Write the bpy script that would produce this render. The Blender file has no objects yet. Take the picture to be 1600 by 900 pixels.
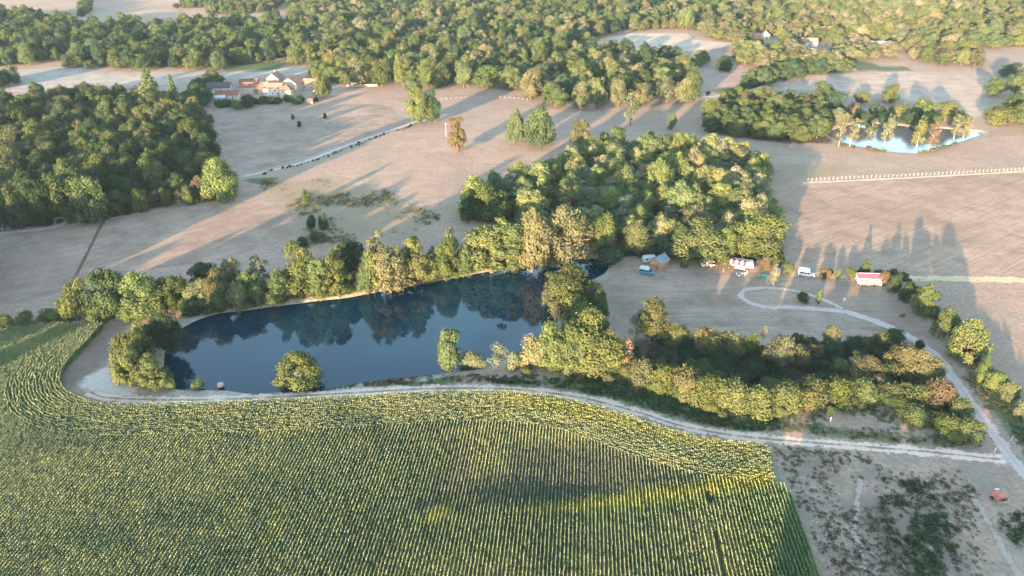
import bpy, bmesh, math, random
import numpy as np
from mathutils import Vector

# ------------------------------------------------------------------ camera, sky, sun, exposure
SC = bpy.context.scene
COL = SC.collection
CAM_H, PITCH, FPX = 112.0, math.radians(27.7), 1142.0      # drone height, tilt, focal length in 1600-px units
cam = bpy.data.cameras.new('camera')
cam.sensor_width = 36.0
cam.lens = 36.0 * FPX / 1600.0
cam.clip_start = 0.5
cam.clip_end = 20000
camo = bpy.data.objects.new('camera', cam)
camo.location = (0, 0, CAM_H)
camo.rotation_euler = (math.pi / 2 - PITCH, 0, 0)
COL.objects.link(camo)
SC.camera = camo

SUN_EL, SUN_AZ = math.radians(6.6), math.radians(26.0)     # light travels forward and 26 deg to the right
world = bpy.data.worlds.new('World')
SC.world = world
world.use_nodes = True
wn = world.node_tree
wn.nodes.clear()
sky = wn.nodes.new('ShaderNodeTexSky')
sky.sky_type = 'NISHITA'
sky.sun_disc = False
sky.sun_elevation = SUN_EL
sky.sun_rotation = math.pi + SUN_AZ
sky.altitude = 200
sky.air_density = 1.0
sky.dust_density = 0.3
sky.ozone_density = 1.2
bg = wn.nodes.new('ShaderNodeBackground')
bg.inputs['Strength'].default_value = 0.15
wo = wn.nodes.new('ShaderNodeOutputWorld')
wn.links.new(sky.outputs[0], bg.inputs['Color'])
wn.links.new(bg.outputs[0], wo.inputs['Surface'])

sun = bpy.data.lights.new('sun', 'SUN')
sun.energy = 4.0
sun.angle = math.radians(0.6)
sun.color = (1.0, 0.68, 0.42)
suno = bpy.data.objects.new('sun', sun)
sd = Vector((math.sin(SUN_AZ) * math.cos(SUN_EL), math.cos(SUN_AZ) * math.cos(SUN_EL), -math.sin(SUN_EL)))
suno.rotation_euler = sd.to_track_quat('-Z', 'Y').to_euler()
suno.location = (-60, -120, 160)
COL.objects.link(suno)

SC.view_settings.view_transform = 'Standard'
SC.view_settings.look = 'None'
SC.view_settings.gamma = 1.0
SC.view_settings.exposure = 3.08
SC.cycles.max_bounces = 6
SC.cycles.diffuse_bounces = 2
SC.cycles.glossy_bounces = 2
SC.cycles.transmission_bounces = 3
SC.cycles.transparent_max_bounces = 8
SC.cycles.volume_bounces = 0
SC.cycles.use_denoising = True
SC.cycles.sample_clamp_indirect = 6.0

rng = np.random.default_rng(11)
random.seed(5)

# ------------------------------------------------------------------ picture point -> place on the ground
def G(px, py, z=0.0):
    u = (px - 800.0) / FPX
    v = (py - 450.0) / FPX
    dy = math.cos(PITCH) - v * math.sin(PITCH)
    dz = -math.sin(PITCH) - v * math.cos(PITCH)
    t = (z - CAM_H) / dz
    return (u * t, dy * t)
def GP(pts): return [G(*p) for p in pts]
def pxm(py):                                               # picture pixels per metre at the ground row py
    return FPX * (math.sin(PITCH) + (py - 450.0) / FPX * math.cos(PITCH)) / CAM_H

def vnoise(x, y, s, seed=0):
    x = np.asarray(x, float) / s; y = np.asarray(y, float) / s
    xi = np.floor(x).astype(np.int64); yi = np.floor(y).astype(np.int64)
    fx = x - xi; fy = y - yi
    fx = fx * fx * (3 - 2 * fx); fy = fy * fy * (3 - 2 * fy)
    def h(a, b):
        n = (a * 374761393 + b * 668265263 + seed * 1442695041) & 0xFFFFFFFF
        n = ((n ^ (n >> 13)) * 1274126177) & 0xFFFFFFFF
        return ((n ^ (n >> 16)) & 0xFFFF) / 65535.0
    return (h(xi, yi) * (1 - fx) + h(xi + 1, yi) * fx) * (1 - fy) + (h(xi, yi + 1) * (1 - fx) + h(xi + 1, yi + 1) * fx) * fy

def inpoly(x, y, poly):
    x = np.asarray(x, float); y = np.asarray(y, float)
    ins = np.zeros(x.shape, bool)
    n = len(poly)
    for i in range(n):
        x0, y0 = poly[i]; x1, y1 = poly[(i + 1) % n]
        if y0 == y1: continue
        c = ((y0 > y) != (y1 > y)) & (x < (x1 - x0) * (y - y0) / (y1 - y0) + x0)
        ins ^= c
    return ins
def dline(x, y, line, closed=False):
    x = np.asarray(x, float); y = np.asarray(y, float)
    d = np.full(x.shape, 1e9)
    n = len(line)
    for i in range(n if closed else n - 1):
        ax, ay = line[i]; bx, by = line[(i + 1) % n]
        vx, vy = bx - ax, by - ay
        L = vx * vx + vy * vy + 1e-12
        t = np.clip(((x - ax) * vx + (y - ay) * vy) / L, 0, 1)
        d = np.minimum(d, np.hypot(x - ax - t * vx, y - ay - t * vy))
    return d
def sdist(x, y, poly):                                     # negative inside
    d = dline(x, y, poly, True)
    return np.where(inpoly(x, y, poly), -d, d)
def smooth(pts, n=8, closed=False):
    P = [np.array(p, float) for p in pts]
    m = len(P); out = []
    for i in range(m if closed else m - 1):
        p0 = P[(i - 1) % m] if closed or i > 0 else 2 * P[0] - P[1]
        p1 = P[i]; p2 = P[(i + 1) % m]
        p3 = P[(i + 2) % m] if closed or i + 2 < m else 2 * P[-1] - P[-2]
        for k in range(n):
            t = k / n
            out.append(tuple(0.5 * ((2 * p1) + (-p0 + p2) * t + (2 * p0 - 5 * p1 + 4 * p2 - p3) * t * t + (-p0 + 3 * p1 - 3 * p2 + p3) * t ** 3)))
    if not closed: out.append(tuple(P[-1]))
    return out
def resample(line, step):
    P = np.array(line); seg = np.hypot(*(P[1:] - P[:-1]).T)
    c = np.concatenate([[0], np.cumsum(seg)])
    s = np.arange(0, c[-1], step)
    return np.stack([np.interp(s, c, P[:, 0]), np.interp(s, c, P[:, 1])], 1)

# ------------------------------------------------------------------ materials
class NT:
    def __init__(s, name):
        s.m = bpy.data.materials.new(name); s.m.use_nodes = True
        s.t = s.m.node_tree; s.t.nodes.clear()
        s.out = s.t.nodes.new('ShaderNodeOutputMaterial')
    def n(s, typ, ins=None, **kw):
        nd = s.t.nodes.new(typ)
        for k, v in kw.items(): setattr(nd, k, v)
        for k, v in (ins or {}).items():
            if isinstance(v, bpy.types.NodeSocket): s.t.links.new(v, nd.inputs[k])
            else: nd.inputs[k].default_value = v
        return nd
    def noise(s, vec, scale, detail=4, rough=0.6):
        return s.n('ShaderNodeTexNoise', {'Vector': vec, 'Scale': scale, 'Detail': detail, 'Roughness': rough}).outputs['Fac']
    def ramp(s, fac, a, b):
        return s.n('ShaderNodeMapRange', {'Value': fac, 'From Min': a, 'From Max': b}, clamp=True).outputs[0]
    def mix(s, fac, a, b, mode='MIX'):
        nd = s.t.nodes.new('ShaderNodeMix'); nd.data_type = 'RGBA'; nd.blend_type = mode
        for i, v in ((0, fac), (6, a), (7, b)):
            if isinstance(v, bpy.types.NodeSocket): s.t.links.new(v, nd.inputs[i])
            elif i == 0: nd.inputs[i].default_value = v
            else: nd.inputs[i].default_value = (*v[:3], 1)
        return nd.outputs[2]
    def math(s, op, a, b=0.0):
        nd = s.t.nodes.new('ShaderNodeMath'); nd.operation = op
        for i, v in ((0, a), (1, b)):
            if isinstance(v, bpy.types.NodeSocket): s.t.links.new(v, nd.inputs[i])
            else: nd.inputs[i].default_value = v
        return nd.outputs[0]
    def pos(s): return s.n('ShaderNodeNewGeometry').outputs['Position']
    def attr(s, name, typ='GEOMETRY'):
        return s.n('ShaderNodeAttribute', attribute_name=name, attribute_type=typ)
    def bump(s, h, dist, strength=1.0):
        return s.n('ShaderNodeBump', {'Height': h, 'Distance': dist, 'Strength': strength}).outputs[0]
    def done(s, sh):
        s.t.links.new(sh, s.out.inputs['Surface']); return s.m
    def bsdf(s, col, rough=0.9, normal=None, spec=0.2, metal=0.0):
        b = s.n('ShaderNodeBsdfPrincipled', {'Roughness': rough, 'Specular IOR Level': spec, 'Metallic': metal})
        if isinstance(col, bpy.types.NodeSocket): s.t.links.new(col, b.inputs['Base Color'])
        else: b.inputs['Base Color'].default_value = (*col[:3], 1)
        if normal is not None: s.t.links.new(normal, b.inputs['Normal'])
        return b.outputs[0]

def paint(name, col, rough=0.55, var=0.12, spec=0.3, metal=0.0, scale=1.2):
    t = NT(name)
    c = t.n('ShaderNodeTexCoord').outputs['Object']
    f = t.noise(c, scale, 5, 0.65)
    dark = tuple(v * (1 - var * 2.2) for v in col); lite = tuple(min(1, v * (1 + var)) for v in col)
    return t.done(t.bsdf(t.mix(t.ramp(f, 0.3, 0.7), dark, lite), rough, t.bump(f, 0.02, 0.3), spec, metal))

def foliage(name, instanced):
    t = NT(name)
    if instanced: base = t.attr('tcol', 'INSTANCER').outputs['Color']
    else: base = t.n('ShaderNodeObjectInfo').outputs['Color']
    tint = t.attr('tint').outputs['Fac']
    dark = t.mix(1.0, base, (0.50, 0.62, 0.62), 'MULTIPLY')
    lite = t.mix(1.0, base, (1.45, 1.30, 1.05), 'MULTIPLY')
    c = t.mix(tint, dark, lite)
    d = t.n('ShaderNodeBsdfDiffuse', {'Color': c}).outputs[0]
    tr = t.n('ShaderNodeBsdfTranslucent', {'Color': t.mix(1.0, c, (1.1, 1.15, 0.6), 'MULTIPLY')}).outputs[0]
    return t.done(t.n('ShaderNodeMixShader', {0: 0.32, 1: d, 2: tr}).outputs[0])
M = {}
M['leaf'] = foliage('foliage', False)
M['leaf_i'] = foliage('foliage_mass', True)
M['bark'] = paint('bark', (0.13, 0.10, 0.075), 0.95, 0.25, 0.1)
M['birch'] = paint('pale_bark', (0.40, 0.37, 0.33), 0.9, 0.15, 0.1)

def ground_mat():
    t = NT('dry_meadow')
    p = t.pos()
    n1 = t.noise(p, 0.018, 5, 0.6); n2 = t.noise(p, 0.11, 6, 0.72); n3 = t.noise(p, 0.75, 5, 0.8)
    st = t.noise(t.n('ShaderNodeMapping', {'Vector': p, 'Scale': (0.12, 1.0, 1.0), 'Rotation': (0, 0, 0.12)}).outputs[0], 0.55, 5, 0.75)
    c = t.mix(t.ramp(n1, 0.36, 0.64), (0.300, 0.205, 0.148), (0.400, 0.278, 0.195))
    c = t.mix(t.math('MULTIPLY', t.ramp(t.noise(p, 0.009, 3, 0.6), 0.5, 0.62), 0.45), c, (0.28, 0.225, 0.15))
    c = t.mix(t.math('MULTIPLY', t.ramp(n2, 0.46, 0.64), 0.8), c, (0.235, 0.185, 0.135))
    c = t.mix(t.math('MULTIPLY', t.ramp(st, 0.46, 0.66), 0.32), c, (0.20, 0.155, 0.12))
    c = t.mix(t.math('MULTIPLY', t.ramp(n3, 0.51, 0.66), 0.75), c, (0.15, 0.12, 0.082))
    c = t.mix(t.math('MULTIPLY', t.ramp(n3, 0.46, 0.30), 0.4), c, (0.60, 0.46, 0.36))
    nb = t.math('SUBTRACT', t.math('ADD', n2, n3), 1.0)
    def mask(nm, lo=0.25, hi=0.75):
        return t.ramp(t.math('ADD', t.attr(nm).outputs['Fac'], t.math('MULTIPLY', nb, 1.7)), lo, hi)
    rough_c = t.mix(t.ramp(n3, 0.35, 0.65), (0.13, 0.115, 0.055), (0.30, 0.22, 0.13))
    c = t.mix(t.math('MULTIPLY', mask('rough'), 0.55), c, rough_c)
    green_c = t.mix(t.ramp(n3, 0.35, 0.65), (0.045, 0.075, 0.03), (0.13, 0.15, 0.065))
    c = t.mix(mask('green'), c, green_c)
    c = t.mix(t.math('MULTIPLY', mask('soil', 0.15, 1.0), 0.75), c, t.mix(t.ramp(n3, 0.3, 0.7), (0.10, 0.075, 0.06), (0.22, 0.16, 0.12)))
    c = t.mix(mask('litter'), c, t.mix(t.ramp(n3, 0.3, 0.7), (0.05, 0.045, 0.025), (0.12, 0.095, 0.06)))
    c = t.mix(mask('bank'), c, t.mix(t.ramp(n3, 0.3, 0.7), (0.20, 0.16, 0.11), (0.50, 0.40, 0.30)))
    c = t.mix(mask('sand'), c, t.mix(t.ramp(n3, 0.3, 0.7), (0.42, 0.35, 0.29), (0.60, 0.50, 0.42)))
    h = t.math('ADD', t.math('MULTIPLY', n2, 0.6), t.math('MULTIPLY', n3, 0.28))
    return t.done(t.bsdf(c, 0.95, t.bump(h, 0.7, 0.32), 0.1))
M['ground'] = ground_mat()

def field_mat(name, ca, cb, direction=None, period=0.0, depth=0.5, bump=0.4, fine=(0.6, 0.6, 0.6)):
    t = NT(name)
    p = t.pos()
    n1 = t.noise(p, 0.02, 5, 0.6); n3 = t.noise(p, 0.8, 5, 0.8); n2 = t.noise(p, 0.09, 6, 0.72)
    c = t.mix(t.ramp(n1, 0.40, 0.60), ca, cb)
    c = t.mix(t.math('MULTIPLY', t.ramp(n2, 0.46, 0.62), 0.65), c, (ca[0] * 0.66, ca[1] * 0.72, ca[2] * 0.68))
    c = t.mix(t.math('MULTIPLY', t.ramp(n2, 0.44, 0.32), 0.45), c, tuple(v * 1.2 for v in cb))
    h = n3
    if direction is not None:
        rot = t.n('ShaderNodeVectorRotate', {'Vector': p, 'Angle': -direction}, rotation_type='Z_AXIS').outputs[0]
        mp = t.n('ShaderNodeMapping', {'Vector': rot, 'Scale': (0.02, 1.0, 0.0)}).outputs[0]
        w1 = t.n('ShaderNodeTexNoise', {'Vector': mp, 'Scale': 1.0 / period, 'Detail': 5, 'Roughness': 0.75}).outputs['Fac']
        c = t.mix(t.math('MULTIPLY', t.ramp(w1, 0.42, 0.68), depth), c, tuple(v * 0.45 for v in ca))
        h = t.math('ADD', t.math('MULTIPLY', w1, 1.2), t.math('MULTIPLY', n3, 0.5))
    c = t.mix(t.math('MULTIPLY', t.ramp(n3, 0.50, 0.68), 0.6), c, tuple(v * f for v, f in zip(ca, fine)))
    return t.done(t.bsdf(c, 0.95, t.bump(h, 0.35, bump), 0.1))

def track_mat(name, ca, cb, mid, grass, rag=2.2):
    t = NT(name)
    p = t.pos()
    ac = t.math('ABSOLUTE', t.attr('across').outputs['Fac'])
    n2 = t.noise(p, 0.22, 5, 0.7); n3 = t.noise(p, 1.1, 4, 0.8)
    nn = t.math('SUBTRACT', t.math('ADD', n2, n3), 1.0)
    c = t.mix(t.ramp(n3, 0.3, 0.7), ca, cb)
    k = t.math('ADD', t.ramp(ac, 0.28, 0.10), t.math('MULTIPLY', nn, 4.0))
    c = t.mix(t.math('MULTIPLY', t.ramp(k, 0.35, 0.85), mid), c, grass)
    sh = t.bsdf(c, 0.95, t.bump(n3, 0.1, 0.5), 0.1)
    e = t.math('ADD', ac, t.math('MULTIPLY', nn, rag))
    tr = t.n('ShaderNodeBsdfTransparent').outputs[0]
    return t.done(t.n('ShaderNodeMixShader', {0: t.ramp(e, 0.62, 0.95), 1: sh, 2: tr}).outputs[0])

def water_mat(nm='pond_water', ca=(0.0003, 0.020, 0.033), cb=(0.0006, 0.025, 0.040), rough=0.035):
    t = NT(nm)
    p = t.pos()
    n = t.noise(p, 0.9, 3, 0.55); n2 = t.noise(p, 0.05, 2, 0.5)
    c = t.mix(n2, ca, cb)
    b = t.n('ShaderNodeBsdfPrincipled', {'Base Color': c, 'Roughness': rough, 'IOR': 1.33, 'Specular IOR Level': 0.85,
                                        'Normal': t.bump(n, 0.012, 0.5)})
    return t.done(b.outputs[0])
M['water'] = water_mat()

# ------------------------------------------------------------------ object helpers
def tag(o, label=None, cat=None, group=None, kind=None):
    for k, v in (('label', label), ('category', cat), ('group', group), ('kind', kind)):
        if v: o[k] = v
    return o
def link(o, parent=None):
    COL.objects.link(o)
    if parent is not None: o.parent = parent
    return o
def empty(name, loc, rz=0.0, scale=(1, 1, 1)):
    o = bpy.data.objects.new(name, None)
    o.empty_display_size = 0.5
    o.location = loc; o.rotation_euler = (0, 0, rz); o.scale = scale
    return link(o)
def np_mesh(name, V, F, mats, fmat=None, attrs=None):
    me = bpy.data.meshes.new(name)
    V = np.asarray(V, np.float32); F = np.asarray(F, np.int32)
    k = F.shape[1]
    me.vertices.add(len(V)); me.vertices.foreach_set('co', V.ravel())
    me.loops.add(F.size); me.loops.foreach_set('vertex_index', F.ravel())
    me.polygons.add(len(F)); me.polygons.foreach_set('loop_start', np.arange(0, F.size, k, dtype=np.int32))
    if fmat is not None: me.polygons.foreach_set('material_index', np.asarray(fmat, np.int32))
    for m in mats: me.materials.append(m)
    for an, av in (attrs or {}).items():
        a = me.attributes.new(an, 'FLOAT', 'POINT'); a.data.foreach_set('value', np.asarray(av, np.float32))
    me.update(calc_edges=True)
    return me
class MB:
    def __init__(s): s.v = []; s.f = []; s.m = []
    def add(s, vs, fs, m=0):
        b = len(s.v); s.v += [tuple(v) for v in vs]; s.f += [tuple(b + i for i in f) for f in fs]; s.m += [m] * len(fs)
        return s
    def box(s, c, d, m=0, rz=0.0, taper=1.0):
        x, y, z = (q / 2 for q in d); cs, sn = math.cos(rz), math.sin(rz); vs = []
        for k, (a, b, e) in enumerate(((-1, -1, -1), (1, -1, -1), (1, 1, -1), (-1, 1, -1), (-1, -1, 1), (1, -1, 1), (1, 1, 1), (-1, 1, 1))):
            w = taper if e > 0 else 1.0
            X, Y = a * x * w, b * y * w
            vs.append((c[0] + X * cs - Y * sn, c[1] + X * sn + Y * cs, c[2] + e * z))
        return s.add(vs, ((0, 3, 2, 1), (4, 5, 6, 7), (0, 1, 5, 4), (1, 2, 6, 5), (2, 3, 7, 6), (3, 0, 4, 7)), m)
    def tube(s, p0, p1, r0, r1, n=8, m=0, caps=True):
        p0 = Vector(p0); p1 = Vector(p1); d = (p1 - p0).normalized()
        a = d.orthogonal().normalized(); b = d.cross(a); vs = []
        for p, r in ((p0, r0), (p1, r1)):
            for k in range(n):
                t = 2 * math.pi * k / n
                vs.append(p + (a * math.cos(t) + b * math.sin(t)) * r)
        fs = [(k, (k + 1) % n, n + (k + 1) % n, n + k) for k in range(n)]
        if caps: fs += [tuple(range(n - 1, -1, -1)), tuple(range(n, 2 * n))]
        return s.add(vs, fs, m)
    def extrude(s, prof, w, m=0, inset=None):
        """side profile (x, z) extruded across y; inset(z) gives the half width at height z"""
        n = len(prof); vs = []
        for sg in (-1, 1):
            for x, z in prof: vs.append((x, sg * (inset(z) if inset else w / 2), z))
        fs = [(k, n + k, n + (k + 1) % n, (k + 1) % n) for k in range(n)]
        fs += [tuple(range(n)), tuple(range(2 * n - 1, n - 1, -1))]
        return s.add(vs, fs, m)
    def build(s, name, mat, parent=None, bevel=0.0, seg=2):
        me = bpy.data.meshes.new(name); me.from_pydata(s.v, [], s.f)
        for q in (mat if isinstance(mat, (list, tuple)) else [mat]): me.materials.append(q)
        me.polygons.foreach_set('material_index', s.m)
        bm = bmesh.new(); bm.from_mesh(me); bmesh.ops.recalc_face_normals(bm, faces=bm.faces)
        if bevel: bmesh.ops.bevel(bm, geom=list(bm.edges), offset=bevel, segments=seg, affect='EDGES', clamp_overlap=True)
        bm.to_mesh(me); bm.free(); me.update()
        return link(bpy.data.objects.new(name, me), parent)
def sheet(name, poly, z, mat, jitter=0.0, step=3.0):
    P = np.array(poly); ring = resample(list(map(tuple, P)) + [tuple(P[0])], step)
    j = (vnoise(ring[:, 0] * 7 + ring[:, 1] * 3, ring[:, 1] * 5, 13, 3) - 0.5) * 2 * jitter
    c = ring.mean(0); d = ring - c; d /= np.hypot(*d.T)[:, None] + 1e-9
    ring = ring + d * j[:, None]
    me = bpy.data.meshes.new(name)
    me.from_pydata([(x, y, z) for x, y in ring], [], [tuple(range(len(ring)))])
    bm = bmesh.new(); bm.from_mesh(me)
    bmesh.ops.triangulate(bm, faces=bm.faces)
    for f in bm.faces:
        if f.normal.z < 0: f.normal_flip()
    bm.to_mesh(me); bm.free()
    me.materials.append(mat)
    return tag(link(bpy.data.objects.new(name, me)), kind='structure')
def ribbon(name, line, width, z, mat, label=None):
    P = resample(smooth(line, 8), 1.2)
    T = np.gradient(P, axis=0); T /= np.hypot(*T.T)[:, None]
    N = np.stack([-T[:, 1], T[:, 0]], 1)
    w = np.interp(np.linspace(0, 1, len(P)), np.linspace(0, 1, len(width)), width) if isinstance(width, (list, tuple)) else np.full(len(P), width)
    w = w * (0.92 + 0.22 * vnoise(P[:, 0], P[:, 1], 9, 5))
    k = 9; u = np.linspace(-1, 1, k)
    V = np.zeros((len(P), k, 3)); A = np.zeros((len(P), k))
    for i, q in enumerate(u):
        V[:, i, :2] = P + N * (q * w / 2)[:, None]
        V[:, i, 2] = z
        A[:, i] = q
    n = len(P); idx = np.arange(n * k).reshape(n, k)
    F = np.stack([idx[:-1, :-1], idx[:-1, 1:], idx[1:, 1:], idx[1:, :-1]], -1).reshape(-1, 4)[:, ::-1]
    o = link(bpy.data.objects.new(name, np_mesh(name, V.reshape(-1, 3), F, [mat], None, {'across': A.ravel()})))
    return tag(o, label, kind='structure')

# ------------------------------------------------------------------ ponds and the ground sheet
POND = smooth(GP([(258, 562), (266, 530), (286, 508), (335, 490), (400, 482), (500, 468), (580, 457), (650, 444), (720, 430), (785, 419), (850, 409),
                  (905, 403), (945, 406), (946, 424), (905, 446), (876, 466), (870, 500), (842, 532), (800, 556), (745, 576), (690, 580),
                  (640, 588), (560, 597), (515, 607), (440, 613), (340, 608), (275, 606), (262, 588)]), 6, True)
POND2 = smooth(GP([(1294, 206), (1340, 192), (1420, 196), (1490, 201), (1534, 207), (1492, 222), (1446, 236), (1405, 237), (1352, 229), (1312, 218)]), 6, True)
POLY_ROUGH = [smooth(GP(p), 5, True) for p in (
    [(408, 285), (470, 280), (560, 290), (600, 300), (640, 318), (690, 340), (640, 360), (560, 372), (505, 380), (490, 345), (440, 318)],
    [(470, 330), (515, 330), (530, 360), (500, 385), (475, 400), (458, 390)],
    [(1150, 290), (1215, 270), (1200, 255), (1330, 262), (1260, 280), (1180, 296)],
    [(1480, 215), (1560, 205), (1640, 200), (1640, 210), (1560, 213), (1490, 222)],
    [(1215, 705), (1330, 712), (1420, 740), (1520, 760), (1530, 850), (1500, 930), (1330, 930), (1270, 820)])]
POLY_GREEN = [smooth(GP(p), 5, True) for p in (
    [(760, 596), (860, 590), (960, 588), (1060, 622), (1140, 650), (1220, 655), (1210, 672), (1140, 672), (1060, 656), (1000, 638), (920, 616), (840, 606)],
    [(480, 604), (600, 592), (700, 585), (770, 590), (690, 600), (600, 605), (500, 612)],
    [(1225, 672), (1330, 686), (1480, 700), (1500, 690), (1380, 676), (1260, 660)],
    [(352, 191), (400, 188), (460, 184), (540, 181), (620, 180), (540, 183), (460, 187), (400, 192)],
    [(1330, 98), (1420, 105), (1400, 112), (1340, 110)], [(345, 100), (460, 92), (470, 102), (400, 112), (345, 112)],
    [(1120, 138), (1200, 132), (1190, 142), (1120, 146)], [(385, 280), (430, 277), (420, 286), (400, 287)],
    [(1385, 770), (1430, 752), (1465, 780), (1490, 830), (1475, 880), (1430, 900), (1400, 850)], [(1560, 815), (1640, 800), (1640, 850), (1580, 845)],
    [(1490, 560), (1540, 625), (1585, 685), (1630, 735), (1665, 715), (1590, 640), (1510, 560)])]
POLY_SOIL = [smooth(GP(p), 5, True) for p in ([(-60, 400), (10, 392), (60, 402), (40, 415), (70, 428), (20, 448), (-60, 445)],
    [(163, 515), (195, 510), (185, 540), (160, 570), (120, 605), (100, 600), (115, 570)],
    [(160, 345), (164, 347), (112, 452), (104, 452)])]
POLY_SAND = [smooth(GP(p), 5, True) for p in ([(122, 604), (150, 582), (185, 572), (205, 590), (212, 612), (190, 622), (150, 618)],
    [(-40, 345), (60, 342), (150, 335), (60, 362), (-40, 372)])]
WOOD_LEFT = GP([(-160, 368), (0, 354), (95, 346), (165, 338), (235, 322), (305, 314), (352, 300), (345, 262), (318, 236), (334, 214), (322, 182), (250, 164), (150, 160), (60, 166), (-20, 185), (-160, 190), (-160, 224), (20, 222), (62, 232), (58, 252), (20, 262), (-160, 268)])
WOOD_MID = GP([(735, 345), (800, 348), (880, 372), (930, 385), (985, 392), (1080, 404), (1150, 406), (1208, 400), (1196, 350), (1182, 312), (1172, 286), (1208, 272), (1206, 258), (1150, 246), (1050, 243), (960, 236), (905, 250), (890, 275), (850, 292), (790, 306), (745, 318)])
WOOD_POND = GP([(1098, 206), (1160, 216), (1235, 224), (1295, 224), (1300, 200), (1275, 180), (1230, 166), (1150, 162), (1104, 178)])
HEDGE_IN = smooth(GP([(985, 530), (1040, 538), (1120, 545), (1220, 545), (1330, 545), (1400, 530), (1440, 560), (1520, 640), (1500, 680), (1440, 655), (1360, 625), (1230, 640), (1120, 625), (1020, 590), (975, 560)]), 4, True)

def make_ground():
    def axis(lo, hi, step, far, grow=1.13):
        a = list(np.arange(lo, hi, step)); s = step; b = []
        v = a[-1]
        while v < far[1]: s *= grow; v += s; b.append(v)
        c = []; v = lo; s = step
        while v > far[0]: s *= grow; v -= s; c.append(v)
        return np.array(c[::-1] + a + b)
    xs = axis(-260, 290, 1.7, (-2600, 2600)); ys = axis(88, 440, 1.7, (-500, 3400))
    X, Y = np.meshgrid(xs, ys)
    x, y = X.ravel(), Y.ravel()
    near = (y > 60) & (y < 520) & (np.abs(x) < 420)
    att = {k: np.zeros(len(x)) for k in ('rough', 'green', 'soil', 'litter', 'bank', 'sand')}
    z = np.zeros(len(x))
    nz = (vnoise(x, y, 11, 1) - 0.5) * 2
    for poly in (POND, POND2):
        bb = np.array(poly); lo = bb.min(0) - 8; hi = bb.max(0) + 8
        m = (x > lo[0]) & (x < hi[0]) & (y > lo[1]) & (y < hi[1])
        s = sdist(x[m], y[m], poly) + nz[m] * 0.6
        z[m] = np.where(s < 1.5, -np.clip(0.36 * (1.5 - s), 0, 2.0), 0)
        att['bank'][m] = np.clip(1.4 - np.abs(s - 0.8) / 2.2, 0, 1)
    def put(key, polys, soft):
        for poly in polys:
            bb = np.array(poly); lo = bb.min(0) - soft * 2; hi = bb.max(0) + soft * 2
            m = (x > lo[0]) & (x < hi[0]) & (y > lo[1]) & (y < hi[1])
            if not m.any(): continue
            s = sdist(x[m], y[m], poly) + nz[m] * soft * 0.6
            att[key][m] = np.maximum(att[key][m], np.clip(0.5 - s / (2 * soft), 0, 1))
    put('rough', POLY_ROUGH[:4], 5.0); put('green', [p for i, p in enumerate(POLY_GREEN) if i not in (8, 9)], 2.2); put('soil', POLY_SOIL, 2.0); put('sand', POLY_SAND, 1.6)
    m = (x > 40) & (x < 140) & (y > 80) & (y < 150)
    att['soil'][m] = np.maximum(att['soil'][m], 1.0 * np.clip(0.5 - sdist(x[m], y[m], POLY_ROUGH[4]) / 7.0, 0, 1) * (0.8 + 0.6 * nz[m]))
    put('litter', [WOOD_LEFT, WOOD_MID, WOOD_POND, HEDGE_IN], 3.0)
    ny, nx = X.shape; idx = np.arange(nx * ny).reshape(ny, nx)
    F = np.stack([idx[:-1, :-1], idx[:-1, 1:], idx[1:, 1:], idx[1:, :-1]], -1).reshape(-1, 4)
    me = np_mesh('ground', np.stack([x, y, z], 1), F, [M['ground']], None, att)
    me.polygons.foreach_set('use_smooth', np.ones(len(F), bool))
    tag(link(bpy.data.objects.new('ground', me)), 'dry beige meadow ground spreading to the woods', kind='structure')
make_ground()
def grow_poly(poly, d):
    P = np.array(poly); T = np.roll(P, -1, 0) - np.roll(P, 1, 0); T /= np.hypot(*T.T)[:, None] + 1e-9
    N = np.stack([T[:, 1], -T[:, 0]], 1)
    A = 0.5 * np.sum(P[:, 0] * np.roll(P[:, 1], -1) - np.roll(P[:, 0], -1) * P[:, 1])
    return [tuple(q) for q in P + N * (d if A > 0 else -d)]
tag(sheet('pond_water', grow_poly(POND, 1.0), -0.5, M['water']), 'dark blue still water of the long fishing pond')
tag(sheet('far_pond_water', grow_poly(POND2, 1.0), -0.5, water_mat('far_pond_water', (0.085, 0.080, 0.085), (0.10, 0.092, 0.095), 0.12)), 'pale blue water of the small pond behind birches')

# fields with an edge of their own
fdir = math.atan2(37, 55)
tag(sheet('ploughed_field', GP([(1180, 295), (1262, 286), (1400, 277), (1640, 265), (1700, 350), (1700, 432), (1400, 424), (1240, 408), (1214, 372), (1196, 330)]), 0.03,
      field_mat('ploughed_soil', (0.315, 0.215, 0.15), (0.39, 0.27, 0.19), fdir, 1.1, 0.5, 0.6), 0.8), 'brown ploughed field with slanting furrows')
tag(sheet('stubble_field', GP([(-80, 125), (0, 112), (95, 104), (200, 113), (330, 112), (400, 113), (470, 103), (560, 112), (560, 120), (470, 116), (400, 122), (330, 126), (250, 134), (150, 136), (60, 146), (0, 142), (-80, 150)]), 0.03,
      field_mat('grey_stubble', (0.35, 0.29, 0.23), (0.41, 0.34, 0.27), 0.1, 2.2, 0.35, 0.3), 0.6), 'grey stubble field behind the hamlet')
tag(sheet('harvested_field', GP([(920, 64), (985, 52), (1075, 52), (1085, 62), (1145, 68), (1120, 76), (1050, 82), (960, 84), (930, 76)]), 0.03,
      field_mat('pale_straw', (0.47, 0.36, 0.25), (0.54, 0.42, 0.30), 0.3, 3.0, 0.3, 0.3), 0.6), 'pale straw-coloured harvested field ringed by woods')
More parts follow.
